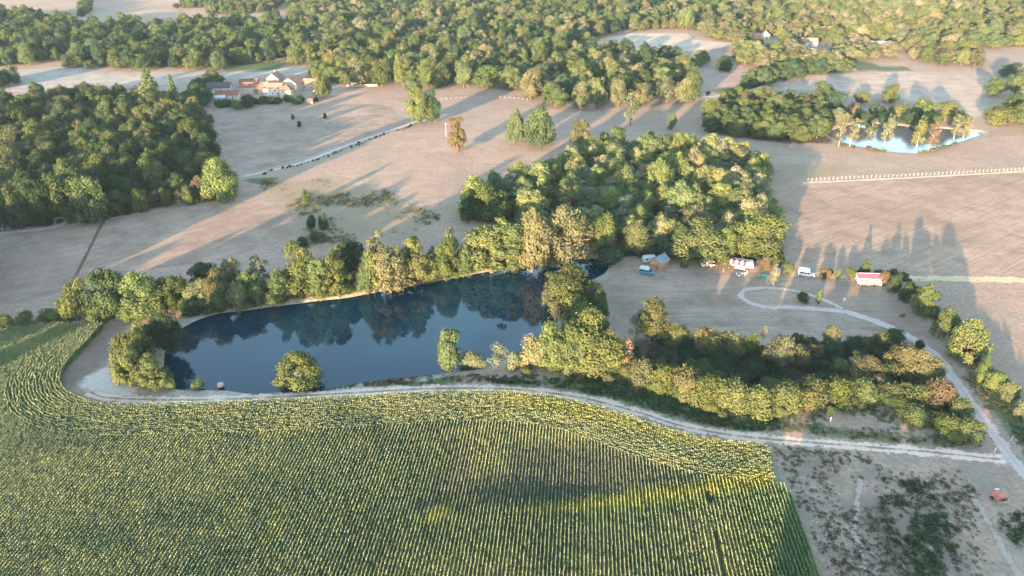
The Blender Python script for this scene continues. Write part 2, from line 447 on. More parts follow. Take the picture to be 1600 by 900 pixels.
tag(sheet('mown_field', GP([(1260, 118), (1380, 112), (1500, 112), (1540, 120), (1530, 160), (1560, 176), (1480, 190), (1400, 150), (1300, 140), (1220, 140)]), 0.03,
      field_mat('mown_straw', (0.38, 0.28, 0.21), (0.45, 0.335, 0.25), 0.5, 2.6, 0.3, 0.3), 0.6), 'mown pinkish field behind the birch pond')

tag(sheet('lane_pasture', GP([(352, 172), (480, 166), (600, 162), (632, 184), (580, 208), (530, 226), (480, 245), (420, 262), (384, 268), (358, 246), (342, 222)]), 0.03,
      field_mat('grazed_pasture', (0.27, 0.195, 0.145), (0.36, 0.262, 0.195), 0.45, 1.5, 0.4, 0.35), 1.2), 'greyish grazed pasture between the hamlet and the pale lane')
tag(sheet('lower_meadow', GP([(-60, 374), (60, 360), (170, 345), (300, 322), (372, 306), (440, 322), (470, 345), (455, 372), (400, 392), (300, 412), (180, 430), (90, 470), (-60, 482)]), 0.025,
      field_mat('mown_meadow', (0.285, 0.195, 0.145), (0.375, 0.265, 0.19), 0.75, 1.6, 0.4, 0.35), 1.2), 'mown meadow between the shady wood and the pond trees')
tag(sheet('camping_meadow', GP([(958, 428), (1010, 424), (1100, 422), (1215, 430), (1300, 437), (1400, 446), (1440, 490), (1462, 530), (1400, 520), (1300, 512), (1180, 510), (1060, 512), (985, 505), (945, 470)]), 0.025,
      field_mat('camp_grass', (0.285, 0.205, 0.15), (0.385, 0.28, 0.205), 0.04, 0.9, 0.5, 0.35), 1.5), 'mown dry camping meadow under the caravans')
# tracks
TRACK = [(140, 612), (160, 620), (210, 624), (300, 625), (400, 622), (500, 617), (600, 611), (680, 607), (760, 607), (840, 612), (920, 624), (1000, 645), (1060, 664), (1130, 678), (1200, 686), (1300, 694), (1400, 702), (1500, 711), (1552, 717), (1582, 716)]
ROAD = [(1640, 775), (1600, 738), (1562, 690), (1524, 640), (1486, 585), (1452, 547), (1402, 517), (1350, 496), (1310, 486), (1250, 481), (1200, 480), (1172, 473), (1157, 462), (1166, 453), (1200, 450), (1240, 454), (1282, 466), (1318, 483)]
gravel = track_mat('pale_gravel', (0.56, 0.40, 0.295), (0.72, 0.53, 0.41), 0.85, (0.20, 0.165, 0.10))
greygravel = track_mat('grey_gravel', (0.40, 0.31, 0.26), (0.52, 0.42, 0.36), 0.3, (0.26, 0.23, 0.17), 1.9)
ribbon('track', GP(TRACK), 4.0, 0.035, gravel, 'pale farm track between the corn and the pond')
ribbon('camp_road', GP(ROAD), [4.4, 4.2, 4.0, 3.6, 3.0, 2.4, 2.2], 0.045, greygravel, 'grey gravel lane looping through the camping meadow')
ribbon('lane', GP([(378, 276), (430, 265), (480, 251), (530, 232), (580, 214), (640, 194), (700, 178)]), 3.8, 0.035, greygravel, 'narrow pale lane beside a low hedge')
ribbon('far_lane', GP([(1100, 152), (1150, 146), (1190, 136), (1215, 122), (1260, 112), (1340, 108)]), 3.6, 0.035, greygravel, 'lane curving toward the far village')
ribbon('grass_verge', GP([(1235, 428), (1300, 431), (1400, 434), (1500, 436), (1660, 439)]), 5.0, 0.05, track_mat('dry_verge', (0.42, 0.32, 0.19), (0.55, 0.43, 0.27), 0.2, (0.3, 0.24, 0.12)), 'strip of dry yellow grass along the ploughed field')
ribbon('fence_verge', GP([(1255, 286), (1400, 279), (1640, 266)]), 2.0, 0.05, track_mat('straw_verge', (0.50, 0.39, 0.26), (0.62, 0.49, 0.34), 0.1, (0.3, 0.24, 0.12)), 'pale straw strip under the post fence')

ribbon('footpath', GP([(1345, 748), (1338, 790), (1336, 830), (1348, 880), (1352, 930)]), 1.5, 0.03, track_mat('worn_path', (0.33, 0.255, 0.20), (0.42, 0.33, 0.26), 0.2, (0.2, 0.17, 0.11), 3.5), 'faint worn path through the weedy plot')
ribbon('cart_path', GP([(1508, 762), (1530, 790), (1555, 835), (1580, 880), (1610, 930)]), 1.8, 0.03, bpy.data.materials['worn_path'], 'pale worn cart path past the red farm machine')
ribbon('ditch', GP([(162, 344), (150, 368), (134, 400), (118, 432), (106, 454)]), 1.3, 0.03, track_mat('ditch_grass', (0.07, 0.06, 0.04), (0.15, 0.12, 0.08), 0.2, (0.05, 0.06, 0.03)), 'narrow dark ditch crossing the shaded meadow')
# ------------------------------------------------------------------ tree prototypes
def leaf_cards(rg, P, N, size):
    n = len(P)
    N = N / (np.linalg.norm(N, axis=1)[:, None] + 1e-9)
    A = np.cross(N, rg.normal(size=(n, 3))); A /= np.linalg.norm(A, axis=1)[:, None] + 1e-9
    B = np.cross(N, A)
    sa = (size * rg.uniform(0.65, 1.3, n))[:, None]; sb = (size * rg.uniform(0.45, 0.95, n))[:, None]
    V = np.stack([P - A * sa, P - B * sb + N * sb * 0.25, P + A * sa * 1.1, P + B * sb + N * sb * 0.25], 1).reshape(-1, 3)
    return V, np.arange(4 * n).reshape(n, 4)
def crown(rg, r, zb, zt, lobes, per, leaf, shape='round', sparse=0.0):
    """clumps of small leaf faces spread through the crown's volume"""
    Ps, Ns, Ts = [], [], []
    cz = (zb + zt) / 2; b = (zt - zb) / 2
    K = int(rg.integers(3, 6)); subs = []
    for k in range(K):
        a = 2 * math.pi * k / K + rg.uniform(-0.5, 0.5); f = rg.uniform(0.58, 0.78)
        q = (1 - f) * rg.uniform(0.75, 1.1)
        subs.append((q * r * math.cos(a), q * r * math.sin(a), f, 1.0 if k == 0 else rg.uniform(0.66, 0.98)))
    for i in range(lobes):
        d = rg.normal(size=3); d /= np.linalg.norm(d)
        if d[2] < -0.55: d[2] *= -0.5
        q = rg.uniform(0.35, 0.82)
        if shape == 'cone':
            h = rg.uniform(0, 1) ** 1.3; a = rg.uniform(0, 2 * math.pi); rr = r * (1 - h) * rg.uniform(0.4, 0.8)
            c = np.array([rr * math.cos(a), rr * math.sin(a), zb + (zt - zb) * h * 0.95]); lr = r * (0.2 + 0.3 * (1 - h))
        elif shape == 'column':
            h = rg.uniform(0.06, 0.94); a = rg.uniform(0, 2 * math.pi); rr = r * rg.uniform(0.2, 0.6)
            c = np.array([rr * math.cos(a), rr * math.sin(a), zb + (zt - zb) * h]); lr = r * rg.uniform(0.38, 0.55)
        elif shape == 'dome':
            lr = r * rg.uniform(0.16, 0.30); h = rg.uniform(0.0, 1.0); a = rg.uniform(0, 2 * math.pi)
            rr = max(0.0, r * math.sqrt(max(0.02, 1 - max(0, h - 0.18) ** 2 / 0.68)) - lr * 0.8) * rg.uniform(0.4, 1.0) ** 0.5
            c = np.array([rr * math.cos(a), rr * math.sin(a), zb + lr * 0.6 + (zt - zb - lr * 1.6) * h])
        elif shape == 'bush':
            h = rg.uniform(0.1, 0.85); a = rg.uniform(0, 2 * math.pi); rr = r * rg.uniform(0.1, 0.72) * math.sqrt(max(0.1, 1 - h * h * 0.8))
            c = np.array([rr * math.cos(a), rr * math.sin(a), zb + (zt - zb) * h * 0.85]); lr = r * rg.uniform(0.26, 0.40)
        else:
            lr = r * rg.uniform(0.15, 0.34)
            h = rg.uniform(0.05, 1.0)
            if shape == 'tall': prof = min(1.0, 0.72 + h * 0.9) * math.sqrt(max(0.0, 1 - max(0.0, h - 0.42) ** 2 / 0.58 ** 2 * 0.93))
            else: prof = min(1.0, 0.66 + h * 1.3) * math.sqrt(max(0.0, 1 - max(0.0, h - 0.32) ** 2 / 0.68 ** 2 * 0.92))
            a = rg.uniform(0, 2 * math.pi)
            sx, sy, f, ht = subs[i % K]
            rr = max(0.0, r * f * prof - lr * 0.6) * rg.uniform(0.45, 1.0) ** 0.5
            c = np.array([sx + rr * math.cos(a), sy + rr * math.sin(a), zb + lr * 0.6 + ((zt - zb) * ht - lr * 1.5) * h])
        n = int(per * (lr / (0.35 * r)) ** 2)
        v = rg.normal(size=(n, 3)); v /= np.linalg.norm(v, axis=1)[:, None]
        v[:, 2] = np.where((v[:, 2] < -0.3) & (rg.random(n) < 0.6), -v[:, 2], v[:, 2])
        wob = 1 + 0.18 * np.sin(v[:, 0] * 7 + i) * np.cos(v[:, 1] * 6 + 2 * i)
        p = c + v * (lr * wob * np.where(rg.random(n) < 0.12, rg.uniform(1.05, 1.35, n), rg.uniform(0.7, 1.1, n)))[:, None]
        keep = (p[:, 2] > zb * 0.85) & (rg.random(n) > sparse)
        p = p[keep]; v = v[keep]
        out = p - np.array([0, 0, cz - b * 0.3]); out /= np.linalg.norm(out, axis=1)[:, None] + 1e-9
        Ps.append(p); Ns.append(v * 0.8 + out * 0.5 + rg.normal(size=p.shape) * 0.5)
        Ts.append(np.clip(rg.uniform(0.25, 0.75) + rg.normal(size=len(p)) * 0.18, 0, 1))
    P = np.concatenate(Ps); V, F = leaf_cards(rg, P, np.concatenate(Ns), leaf)
    return V, F, np.repeat(np.concatenate(Ts), 4)
def trunk_mb(rg, h, r, zc, limbs, reach, lean=0.0):
    mb = MB(); p = Vector((0, 0, -0.3)); pts = [p]
    for k in range(1, 4):
        pts.append(Vector((lean * zc * k / 3 + rg.normal() * 0.12, rg.normal() * 0.12, zc * k / 3)))
    rad = [r * 1.25, r, r * 0.85, r * 0.7]
    for k in range(3): mb.tube(pts[k], pts[k + 1], rad[k], rad[k + 1], 7, 0, k == 0)
    mb.tube(pts[3], pts[3] + Vector((lean * 2, 0, (h - zc) * 0.75)), rad[3], 0.04, 6)
    for i in range(limbs):
        a = 2 * math.pi * i / max(1, limbs) + rg.uniform(-0.4, 0.4)
        z0 = pts[3] + Vector((0, 0, rg.uniform(-0.25, 0.3) * (h - zc)))
        z0.z = max(z0.z, zc * 0.55)
        e = z0 + Vector((math.cos(a) * reach * rg.uniform(0.5, 0.85), math.sin(a) * reach * rg.uniform(0.5, 0.85), (h - zc) * rg.uniform(0.15, 0.45)))
        mb.tube(z0, e, r * 0.45, 0.04, 5)
    return mb
PROTO = {}                                                  # kind -> list of (crown mesh, trunk mesh, r, h)
PLIST = []                                                  # flat list for the mass of trees
def make_protos():
    spec = {
        'broad': (7, dict(r=5.5, zb=0.5, zt=12.0, lobes=56, per=320, leaf=0.25), 12.0, 0.34, 6),
        'tall': (5, dict(r=4.0, zb=0.5, zt=14.0, lobes=58, per=280, leaf=0.24, shape='tall'), 14.0, 0.28, 5),
        'bush': (6, dict(r=4.0, zb=0.15, zt=5.5, lobes=26, per=260, leaf=0.2, shape='bush'), 5.5, 0.16, 5),
        'dome': (4, dict(r=5.0, zb=0.2, zt=9.0, lobes=64, per=300, leaf=0.22, shape='dome'), 9.0, 0.24, 5),
        'cone': (2, dict(r=4.2, zb=0.8, zt=17.0, lobes=50, per=90, leaf=0.36, shape='cone'), 17.0, 0.30, 3),
        'column': (2, dict(r=2.6, zb=0.4, zt=10.0, lobes=22, per=150, leaf=0.28, shape='column'), 10.0, 0.2, 3),
        'birch': (3, dict(r=3.0, zb=1.6, zt=12.0, lobes=26, per=190, leaf=0.2, sparse=0.12), 12.0, 0.12, 6),
        'bare': (3, dict(r=2.8, zb=1.0, zt=7.0, lobes=16, per=120, leaf=0.16, sparse=0.3), 7.0, 0.12, 9),
    }
    for kind, (cnt, kw, h, tr, limbs) in spec.items():
        PROTO[kind] = []
        for i in range(cnt):
            rg = np.random.default_rng(hash((len(kind), i * 7 + 3, kind[0] == 'b')) % 99991)
            k2 = dict(kw); k2['lobes'] = int(kw['lobes'] * rg.uniform(0.8, 1.2))
            V, F, T = crown(rg, **k2)
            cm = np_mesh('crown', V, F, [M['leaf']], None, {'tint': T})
            mb = trunk_mb(rg, h, tr, kw['zb'] + (0.25 if kind != 'bush' else 0.15) * h, limbs, kw['r'])
            to = mb.build('trunk', M['birch'] if kind == 'birch' else M['bark'])
            tm = to.data; bpy.data.objects.remove(to)
            PROTO[kind].append((cm, tm, kw['r'], h))
            # joined copy for the far masses
            cv = np.array(mb.v); tf = [f for f in mb.f if len(f) == 4]
            V2 = np.concatenate([V, cv]); F2 = np.concatenate([F, np.array(tf) + len(V)])
            fm = np.concatenate([np.zeros(len(F), int), np.ones(len(tf), int)])
            jm = np_mesh('mass_tree', V2, F2, [M['leaf_i'], M['birch'] if kind == 'birch' else M['bark']], fm,
                         {'tint': np.concatenate([T, np.full(len(cv), 0.5)])})
            PLIST.append((kind, i, jm))
make_protos()

def scatter(name, protos, pts, idx, rot, scl, colr, label, parent=None):
    """one mass nobody could count: points that carry shared meshes"""
    coll = bpy.data.collections.new(name + '_kit')
    for k, me in enumerate(protos):
        coll.objects.link(bpy.data.objects.new('%s_kit_%03d' % (name, k), me))
    n = len(pts)
    me = bpy.data.meshes.new(name); me.vertices.add(n)
    me.vertices.foreach_set('co', np.asarray(pts, np.float32).ravel())
    a = me.attributes.new('idx', 'INT', 'POINT'); a.data.foreach_set('value', np.asarray(idx, np.int32))
    r3 = np.asarray(rot, np.float32)
    if r3.ndim == 1: r3 = np.stack([np.zeros(n), np.zeros(n), r3], 1).astype(np.float32)
    a = me.attributes.new('rot', 'FLOAT_VECTOR', 'POINT'); a.data.foreach_set('vector', r3.ravel())
    a = me.attributes.new('scl', 'FLOAT_VECTOR', 'POINT'); a.data.foreach_set('vector', np.asarray(scl, np.float32).ravel())
    a = me.attributes.new('tcol', 'FLOAT_COLOR', 'POINT')
    a.data.foreach_set('color', np.concatenate([np.asarray(colr, np.float32), np.ones((n, 1), np.float32)], 1).ravel())
    o = link(bpy.data.objects.new(name, me), parent)
    ng = bpy.data.node_groups.new(name + '_nodes', 'GeometryNodeTree')
    ng.interface.new_socket('Geometry', in_out='INPUT', socket_type='NodeSocketGeometry')
    ng.interface.new_socket('Geometry', in_out='OUTPUT', socket_type='NodeSocketGeometry')
    gi = ng.nodes.new('NodeGroupInput'); go = ng.nodes.new('NodeGroupOutput')
    ci = ng.nodes.new('GeometryNodeCollectionInfo'); ci.inputs['Collection'].default_value = coll
    ci.inputs['Separate Children'].default_value = True; ci.inputs['Reset Children'].default_value = True
    ip = ng.nodes.new('GeometryNodeInstanceOnPoints'); ip.inputs['Pick Instance'].default_value = True
    def na(nm, ty):
        q = ng.nodes.new('GeometryNodeInputNamedAttribute'); q.data_type = ty; q.inputs['Name'].default_value = nm
        return [s for s in q.outputs if s.enabled][0]
    L = ng.links.new
    L(gi.outputs[0], ip.inputs['Points']); L(ci.outputs[0], ip.inputs['Instance'])
    L(na('idx', 'INT'), ip.inputs['Instance Index']); L(na('rot', 'FLOAT_VECTOR'), ip.inputs['Rotation']); L(na('scl', 'FLOAT_VECTOR'), ip.inputs['Scale'])
    L(ip.outputs[0], go.inputs[0])
    md = o.modifiers.new('scatter', 'NODES'); md.node_group = ng
    return tag(o, label, kind='stuff')

# ------------------------------------------------------------------ where the trees stand
LAND = [('the grey-roofed cabin', (1030, 416)), ('the striped awning', (1160, 420)), ('the red-doored caravan', (1105, 416)), ('the ploughed field', (1185, 300)),
        ('the pair of meadow trees', (843, 228)), ('the small birch pond', (1400, 215)), ('the round waterside tree', (468, 600)), ('the slim columnar tree', (705, 580)), ('the lane fork', (1320, 485)),
        ('the biggest lane-side tree', (1508, 562)), ('the cornfield corner', (1200, 702)), ('the small ditch tree', (480, 320)), ('the leaning dead trunk', (254, 497)), ('the tall conifer', (240, 172)),
        ('the cream barn', (461, 139)), ('the garden wall', (565, 135)), ('the withered brown tree', (716, 237)), ('the post fence end', (1262, 284)), ('the pale lane', (690, 180)), ('the big corner tree', (345, 308)),
        ('the harvested field', (1030, 70)), ('the teal campervan', (1010, 428)), ('the dark soil patch', (30, 430)), ('the stubble field', (200, 125)), ('the far lane', (1150, 146)), ('the mown field', (1400, 135))]
LAND = [(n, G(*p)) for n, p in LAND]
ORD = ['', 'second ', 'third ', 'fourth ', 'fifth ', 'sixth ', 'seventh ', 'eighth ', 'ninth ', 'tenth ', 'eleventh ', 'twelfth ', 'thirteenth ', 'fourteenth ', 'fifteenth ', 'sixteenth ', 'seventeenth ', 'eighteenth ', 'nineteenth ', 'twentieth ']
HUE = {  # leaf colours
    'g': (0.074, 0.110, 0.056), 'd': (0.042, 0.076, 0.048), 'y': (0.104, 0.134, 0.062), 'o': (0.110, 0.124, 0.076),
    'p': (0.142, 0.154, 0.106), 'b': (0.125, 0.110, 0.078), 'r': (0.155, 0.120, 0.106), 'm': (0.088, 0.120, 0.060)}
WORD = {'g': 'green', 'd': 'dark green', 'y': 'yellow-green', 'o': 'olive', 'p': 'pale straw-green', 'b': 'brownish dry', 'r': 'reddish half-dead', 'm': 'mid green'}
TREES = []                                                  # dict per tree
def place(x, y, r, h, kind, hue, region, label=None, lean=0.0):
    TREES.append(dict(x=x, y=y, r=r, h=h, kind=kind, hue=hue, region=region, label=label, lean=lean))
def at_box(cx, top, bot, w, kind='broad', hue='g', region='bank', label=None, lift=0.0):
    """a tree whose outline fills this much of the picture: solve its true radius, height and foot"""
    py = bot - 0.15 * (bot - top)
    if region in ('bank', 'corner', 'hedge', 'end') and kind not in ('birch', 'bare'): w *= 1.14; top -= 2
    for _ in range(4):
        s = pxm(py); a = w / 2 / s
        ph = PITCH + math.atan((py - 450) / FPX)
        E = (bot - top) / 2 / s
        bb = math.sqrt(max(E * E - (a * math.sin(ph)) ** 2, (0.35 * E) ** 2)) / math.cos(ph)
        c = bb + 0.3 + lift
        py = (top + bot) / 2 + c * math.cos(ph) * s
    X, Y = G(cx, py)
    place(X, Y, a, 2 * bb + 0.3 + lift, kind, hue, region, label)

for q in (  # far bank of the pond, from the cornfield end to the wood
    (10, 490, 520, 32, 'bush', 'y'), (42, 486, 516, 32, 'bush', 'm'), (83, 480, 506, 40, 'bush', 'y'), (125, 438, 500, 46, 'broad', 'y'), (108, 462, 503, 26, 'bush', 'm'),
    (178, 418, 499, 68, 'broad', 'g'), (236, 419, 499, 58, 'broad', 'y'), (262, 430, 492, 44, 'broad', 'd'), (205, 470, 502, 34, 'bush', 'm'), (152, 474, 504, 34, 'bush', 'y'),
    (312, 432, 484, 46, 'broad', 'p'), (326, 405, 452, 56, 'broad', 'd'), (367, 402, 447, 33, 'broad', 'p'), (375, 440, 484, 34, 'bush', 'o'), (345, 450, 488, 30, 'bush', 'd'),
    (411, 397, 447, 38, 'birch', 'p'), (300, 466, 494, 30, 'bush', 'd'), (405, 446, 476, 26, 'bush', 'm'), (440, 440, 474, 30, 'bush', 'g'), (425, 455, 478, 24, 'bush', 'o'),
    (472, 382, 467, 54, 'tall', 'y'), (530, 390, 464, 46, 'tall', 'y'), (555, 374, 440, 46, 'broad', 'd'), (500, 425, 466, 30, 'bush', 'm'), (509, 398, 462, 15, 'birch', 'r'), (562, 416, 450, 24, 'bare', 'r'),
    (610, 366, 456, 62, 'tall', 'p'), (585, 376, 456, 38, 'tall', 'y'), (648, 371, 448, 46, 'tall', 'y'), (676, 383, 425, 20, 'birch', 'r'), (672, 405, 441, 34, 'bush', 'y'),
    (704, 350, 424, 34, 'birch', 'p'), (738, 358, 416, 22, 'birch', 'r'), (768, 336, 426, 72, 'tall', 'y'), (725, 380, 428, 34, 'bush', 'm'), (690, 395, 434, 26, 'bush', 'o'),
    (762, 278, 345, 72, 'broad', 'g'), (730, 300, 346, 34, 'broad', 'd'), (830, 332, 424, 56, 'broad', 'o'), (887, 318, 412, 78, 'broad', 'o'), (283, 428, 488, 42, 'broad', 'm'), (395, 420, 472, 40, 'broad', 'y'), (440, 418, 472, 40, 'broad', 'g'), (500, 398, 466, 38, 'tall', 'm'), (345, 426, 484, 42, 'broad', 'o'), (700, 372, 434, 42, 'broad', 'y'), (800, 350, 422, 50, 'broad', 'm'), (575, 395, 458, 36, 'broad', 'g'), (630, 385, 452, 40, 'broad', 'm'), (800, 375, 420, 40, 'bush', 'y'), (860, 370, 412, 36, 'bush', 'o'),
    (936, 334, 400, 48, 'broad', 'y'), (957, 350, 392, 18, 'bare', 'r'), (952, 384, 416, 44, 'bush', 'd'), (990, 344, 396, 44, 'broad', 'o'), (1015, 376, 402, 32, 'bush', 'd')):
    at_box(*q, region='bank')
for q in (  # camping-meadow edge of the middle wood
    (1040, 368, 404, 40, 'broad', 'd'), (1092, 336, 411, 92, 'broad', 'y'), (1060, 350, 402, 40, 'broad', 'm'), (1178, 326, 410, 84, 'broad', 'y'), (1130, 350, 408, 50, 'broad', 'y'),
    (1131, 398, 424, 13, 'birch', 'y'), (1207, 408, 449, 14, 'birch', 'p'), (1195, 396, 420, 24, 'bush', 'b'), (1230, 408, 428, 26, 'bush', 'y'), (1215, 395, 416, 22, 'bush', 'm')):
    at_box(*q, region='camp')
for q in (  # tree clumps between pond and hedge
    (895, 412, 492, 98, 'broad', 'y'), (866, 436, 476, 40, 'bush', 'p'), (922, 490, 585, 84, 'broad', 'y'), (868, 508, 584, 66, 'broad', 'y'), (890, 520, 586, 60, 'broad', 'm'),
    (838, 525, 578, 44, 'bush', 'p'), (950, 520, 584, 44, 'broad', 'y'), (905, 470, 520, 60, 'broad', 'm'), (868, 470, 512, 24, 'bare', 'b'), (935, 455, 500, 34, 'broad', 'g')):
    at_box(*q, region='corner')
for q in (  # the hedge ring round the hollow
    (1020, 464, 534, 46, 'broad', 'o'), (1050, 503, 542, 46, 'broad', 'y'), (993, 488, 528, 30, 'bare', 'p'), (975, 520, 578, 36, 'bare', 'r'), (1018, 544, 572, 26, 'bare', 'r'), (1078, 556, 578, 30, 'bare', 'r'),
    (1000, 553, 600, 50, 'bush', 'o'), (1036, 566, 612, 54, 'bush', 'y'), (1072, 574, 626, 54, 'bush', 'o'), (1105, 584, 640, 56, 'bush', 'y'), (1142, 592, 648, 58, 'bush', 'y'), (1182, 594, 650, 58, 'bush', 'y'),
    (1224, 592, 648, 58, 'bush', 'y'), (1266, 590, 644, 58, 'bush', 'y'), (1306, 585, 636, 56, 'bush', 'y'), (1348, 584, 630, 54, 'bush', 'y'), (1388, 588, 628, 52, 'bush', 'o'), (1428, 594, 638, 52, 'bush', 'y'), (1464, 592, 642, 46, 'bush', 'b'),
    (1432, 622, 664, 56, 'bush', 'y'), (1478, 636, 680, 56, 'bush', 'y'), (1512, 650, 692, 46, 'bush', 'y'), (1496, 622, 660, 34, 'bush', 'o'),
    (1105, 508, 552, 48, 'bush', 'o'), (1142, 512, 554, 48, 'bush', 'o'), (1168, 520, 556, 30, 'bush', 'y'), (1190, 506, 540, 12, 'bare', 'p'),
    (1214, 522, 578, 48, 'broad', 'p'), (1246, 540, 580, 34, 'bush', 'o'), (1296, 506, 542, 28, 'broad', 'p'), (1272, 534, 564, 28, 'bare', 'r'), (1262, 524, 545, 20, 'bare', 'b'),
    (1348, 552, 604, 62, 'broad', 'o'), (1402, 532, 596, 52, 'broad', 'o'), (1442, 546, 604, 46, 'broad', 'o'), (1378, 519, 548, 24, 'bush', 'y'), (1398, 513, 534, 30, 'bush', 'g'), (1310, 556, 590, 40, 'bush', 'y'), (1434, 532, 548, 18, 'bush', 'd'),
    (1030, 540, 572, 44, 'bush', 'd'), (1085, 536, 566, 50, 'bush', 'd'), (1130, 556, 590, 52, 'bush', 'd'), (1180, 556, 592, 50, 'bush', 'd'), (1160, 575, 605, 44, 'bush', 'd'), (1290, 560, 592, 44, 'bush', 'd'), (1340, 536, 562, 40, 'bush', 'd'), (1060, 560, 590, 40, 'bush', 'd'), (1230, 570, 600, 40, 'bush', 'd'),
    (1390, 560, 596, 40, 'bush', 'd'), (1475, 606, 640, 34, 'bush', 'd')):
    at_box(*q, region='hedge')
for q in (
    (215, 512, 582, 62, 'broad', 'm'), (262, 486, 552, 48, 'broad', 'd'), (208, 540, 604, 48, 'broad', 'y'), (244, 556, 612, 48, 'tall', 'y'), (192, 556, 596, 30, 'bush', 'o'), (232, 500, 540, 40, 'broad', 'm'), (268, 590, 608, 14, 'bush', 'y')):
    at_box(*q, region='end')
for x, t, b, w, k, h, lab in (
    (468, 544, 608, 84, 'dome', 'y', 'round leafy tree standing alone at the pond edge by the track'),
    (705, 514, 580, 36, 'column', 'm', 'slim columnar green tree rising from the pond bank'),
    (740, 545, 576, 42, 'bush', 'p', 'pale bush beside the slim columnar tree on the bank'),
    (778, 530, 576, 44, 'bare', 'p', 'greyish-pink half-bare shrub on the pond bank'),
    (806, 545, 576, 34, 'bush', 'p', 'pale bush between the half-bare shrub and tall trees'),
    (310, 591, 609, 26, 'bush', 'y', 'small yellowish waterside bush at the pond corner'),
    (1442, 440, 490, 47, 'dome', 'y', 'rounded bright yellow-green tree at the end of the camp hedge'),
    (1476, 479, 527, 44, 'dome', 'y', 'bright yellow-green tree between two others beside the lane'),
    (1508, 497, 565, 62, 'dome', 'y', 'biggest bright yellow-green tree beside the gravel lane'),
    (1350, 404, 428, 20, 'cone', 'y', 'small pointed tree behind the red-roofed mobile home'),
    (1395, 424, 456, 24, 'bush', 'd', 'dark green bush beside the red-roofed mobile home'),
    (1380, 422, 444, 20, 'bush', 'b', 'brown dry bush at the gable of the mobile home'),
    (1288, 417, 435, 24, 'bush', 'b', 'brown dry bush between white camper and mobile home'),
    (1308, 419, 434, 14, 'bush', 'y', 'small yellowish bush on the field edge behind the camp'),
    (1328, 418, 434, 18, 'bush', 'y', 'low yellow-green bush left of the mobile home ridge'),
    (1412, 438, 470, 22, 'bush', 'd', 'dark bush at the foot of the bright lane-side tree'),
    (1277, 453, 474, 8, 'column', 'g', 'tiny columnar cypress beside the camp loop road'),
    (1254, 455, 472, 22, 'bush', 'd', 'round dark bush inside the camp loop road'),
    (1334, 440, 462, 12, 'bare', 'p', 'wispy pale sapling beside the mobile home deck'),
    (1530, 556, 594, 32, 'bush', 'y', 'yellow hedge bush just past the biggest lane-side tree'),
    (1553, 578, 612, 34, 'bush', 'y', 'yellow-green hedge bush beyond the lane near dry meadow'),
    (1574, 596, 628, 32, 'bush', 'o', 'olive hedge bush along the right-hand meadow'),
    (1594, 616, 652, 34, 'bush', 'p', 'pale hedge bush with pinkish seed heads by meadow'),
    (1068, 402, 418, 16, 'bush', 'm', 'small weedy bush beside the grey-roofed cabin'),
    (648, 104, 152, 34, 'tall', 'm', 'tall tree behind the pair beside the hedged lane'),
    (656, 138, 194, 44, 'broad', 'y', 'big pale-trunked tree at the end of the hedged lane'),
    (680, 140, 192, 28, 'broad', 'd', 'dark tree leaning against the big lane-end tree'),
    (716, 182, 237, 32, 'tall', 'b', 'brown withered tree standing alone in the sunlit meadow'),
    (804, 170, 224, 32, 'dome', 'g', 'smaller green tree of the pair in the sunlit meadow'),
    (843, 166, 230, 54, 'dome', 'g', 'larger green tree of the pair in the sunlit meadow'),
    (907, 186, 228, 40, 'broad', 'o', 'olive tree above the middle wood beside the sunlit meadow'),
    (985, 138, 196, 40, 'bare', 'p', 'bleached half-dead tree in front of the far wood'),
    (1049, 176, 202, 18, 'bush', 'g', 'small lone green sapling in the shaded far meadow'),
    (345, 118, 138, 22, 'broad', 'd', 'small dark tree rising behind the dark slate roof'),
    (388, 148, 168, 26, 'broad', 'd', 'dark garden tree below the long barn row'),
    (372, 154, 170, 22, 'bush', 'y', 'yellow-green garden bush below the low orange-roofed house'),
    (505, 112, 152, 34, 'broad', 'y', 'pale tree overhanging the cream house of the hamlet'),
    (464, 148, 162, 18, 'bush', 'd', 'dark garden bush below the big gabled barn'),
    (1080, 106, 158, 42, 'broad', 'm', 'rounded tree at the corner of the far wood by the lane'),
    (480, 295, 320, 16, 'broad', 'g', 'small lone tree on the rough bank of the ditch'),
    (496, 318, 338, 18, 'bare', 'b', 'dry thorny shrub below the small lone bank tree'),
    (488, 335, 358, 16, 'bush', 'd', 'dark ditch bush nearest the rough grass bank'),
    (506, 332, 358, 18, 'bush', 'd', 'dark rounded bush on the ditch bend'),
    (492, 355, 376, 18, 'bush', 'g', 'green ditch bush halfway down to the pond trees'),
    (474, 368, 386, 20, 'bush', 'd', 'low dark ditch bush next to the pond trees'),
    (458, 178, 186, 7, 'bush', 'd', 'tiny dark bush farthest up the green drain'),
    (508, 176, 184, 7, 'bush', 'd', 'tiny dark bush at the middle of the green drain'),
    (468, 189, 198, 9, 'bush', 'd', 'small dark bush alone below the green drain'),
    (345, 246, 312, 62, 'dome', 'y', 'big rounded light green tree at the wood corner by the lane'),
    (240, 110, 172, 46, 'cone', 'm', 'tall dark-tipped conifer rising above the wood by the hamlet'),
    (277, 118, 170, 26, 'cone', 'g', 'narrow conifer beside the hamlet roofs')):
    at_box(x, t, b, w, k, h, 'single', lab)
for i, (x, w, hu) in enumerate(((108, 74, 'g'), (146, 66, 'g'), (72, 50, 'd'), (36, 54, 'g'), (0, 50, 'd'))):
    at_box(x, 268 + i * 4, 346 + i * 4, w, 'broad', hu, 'leftwood')
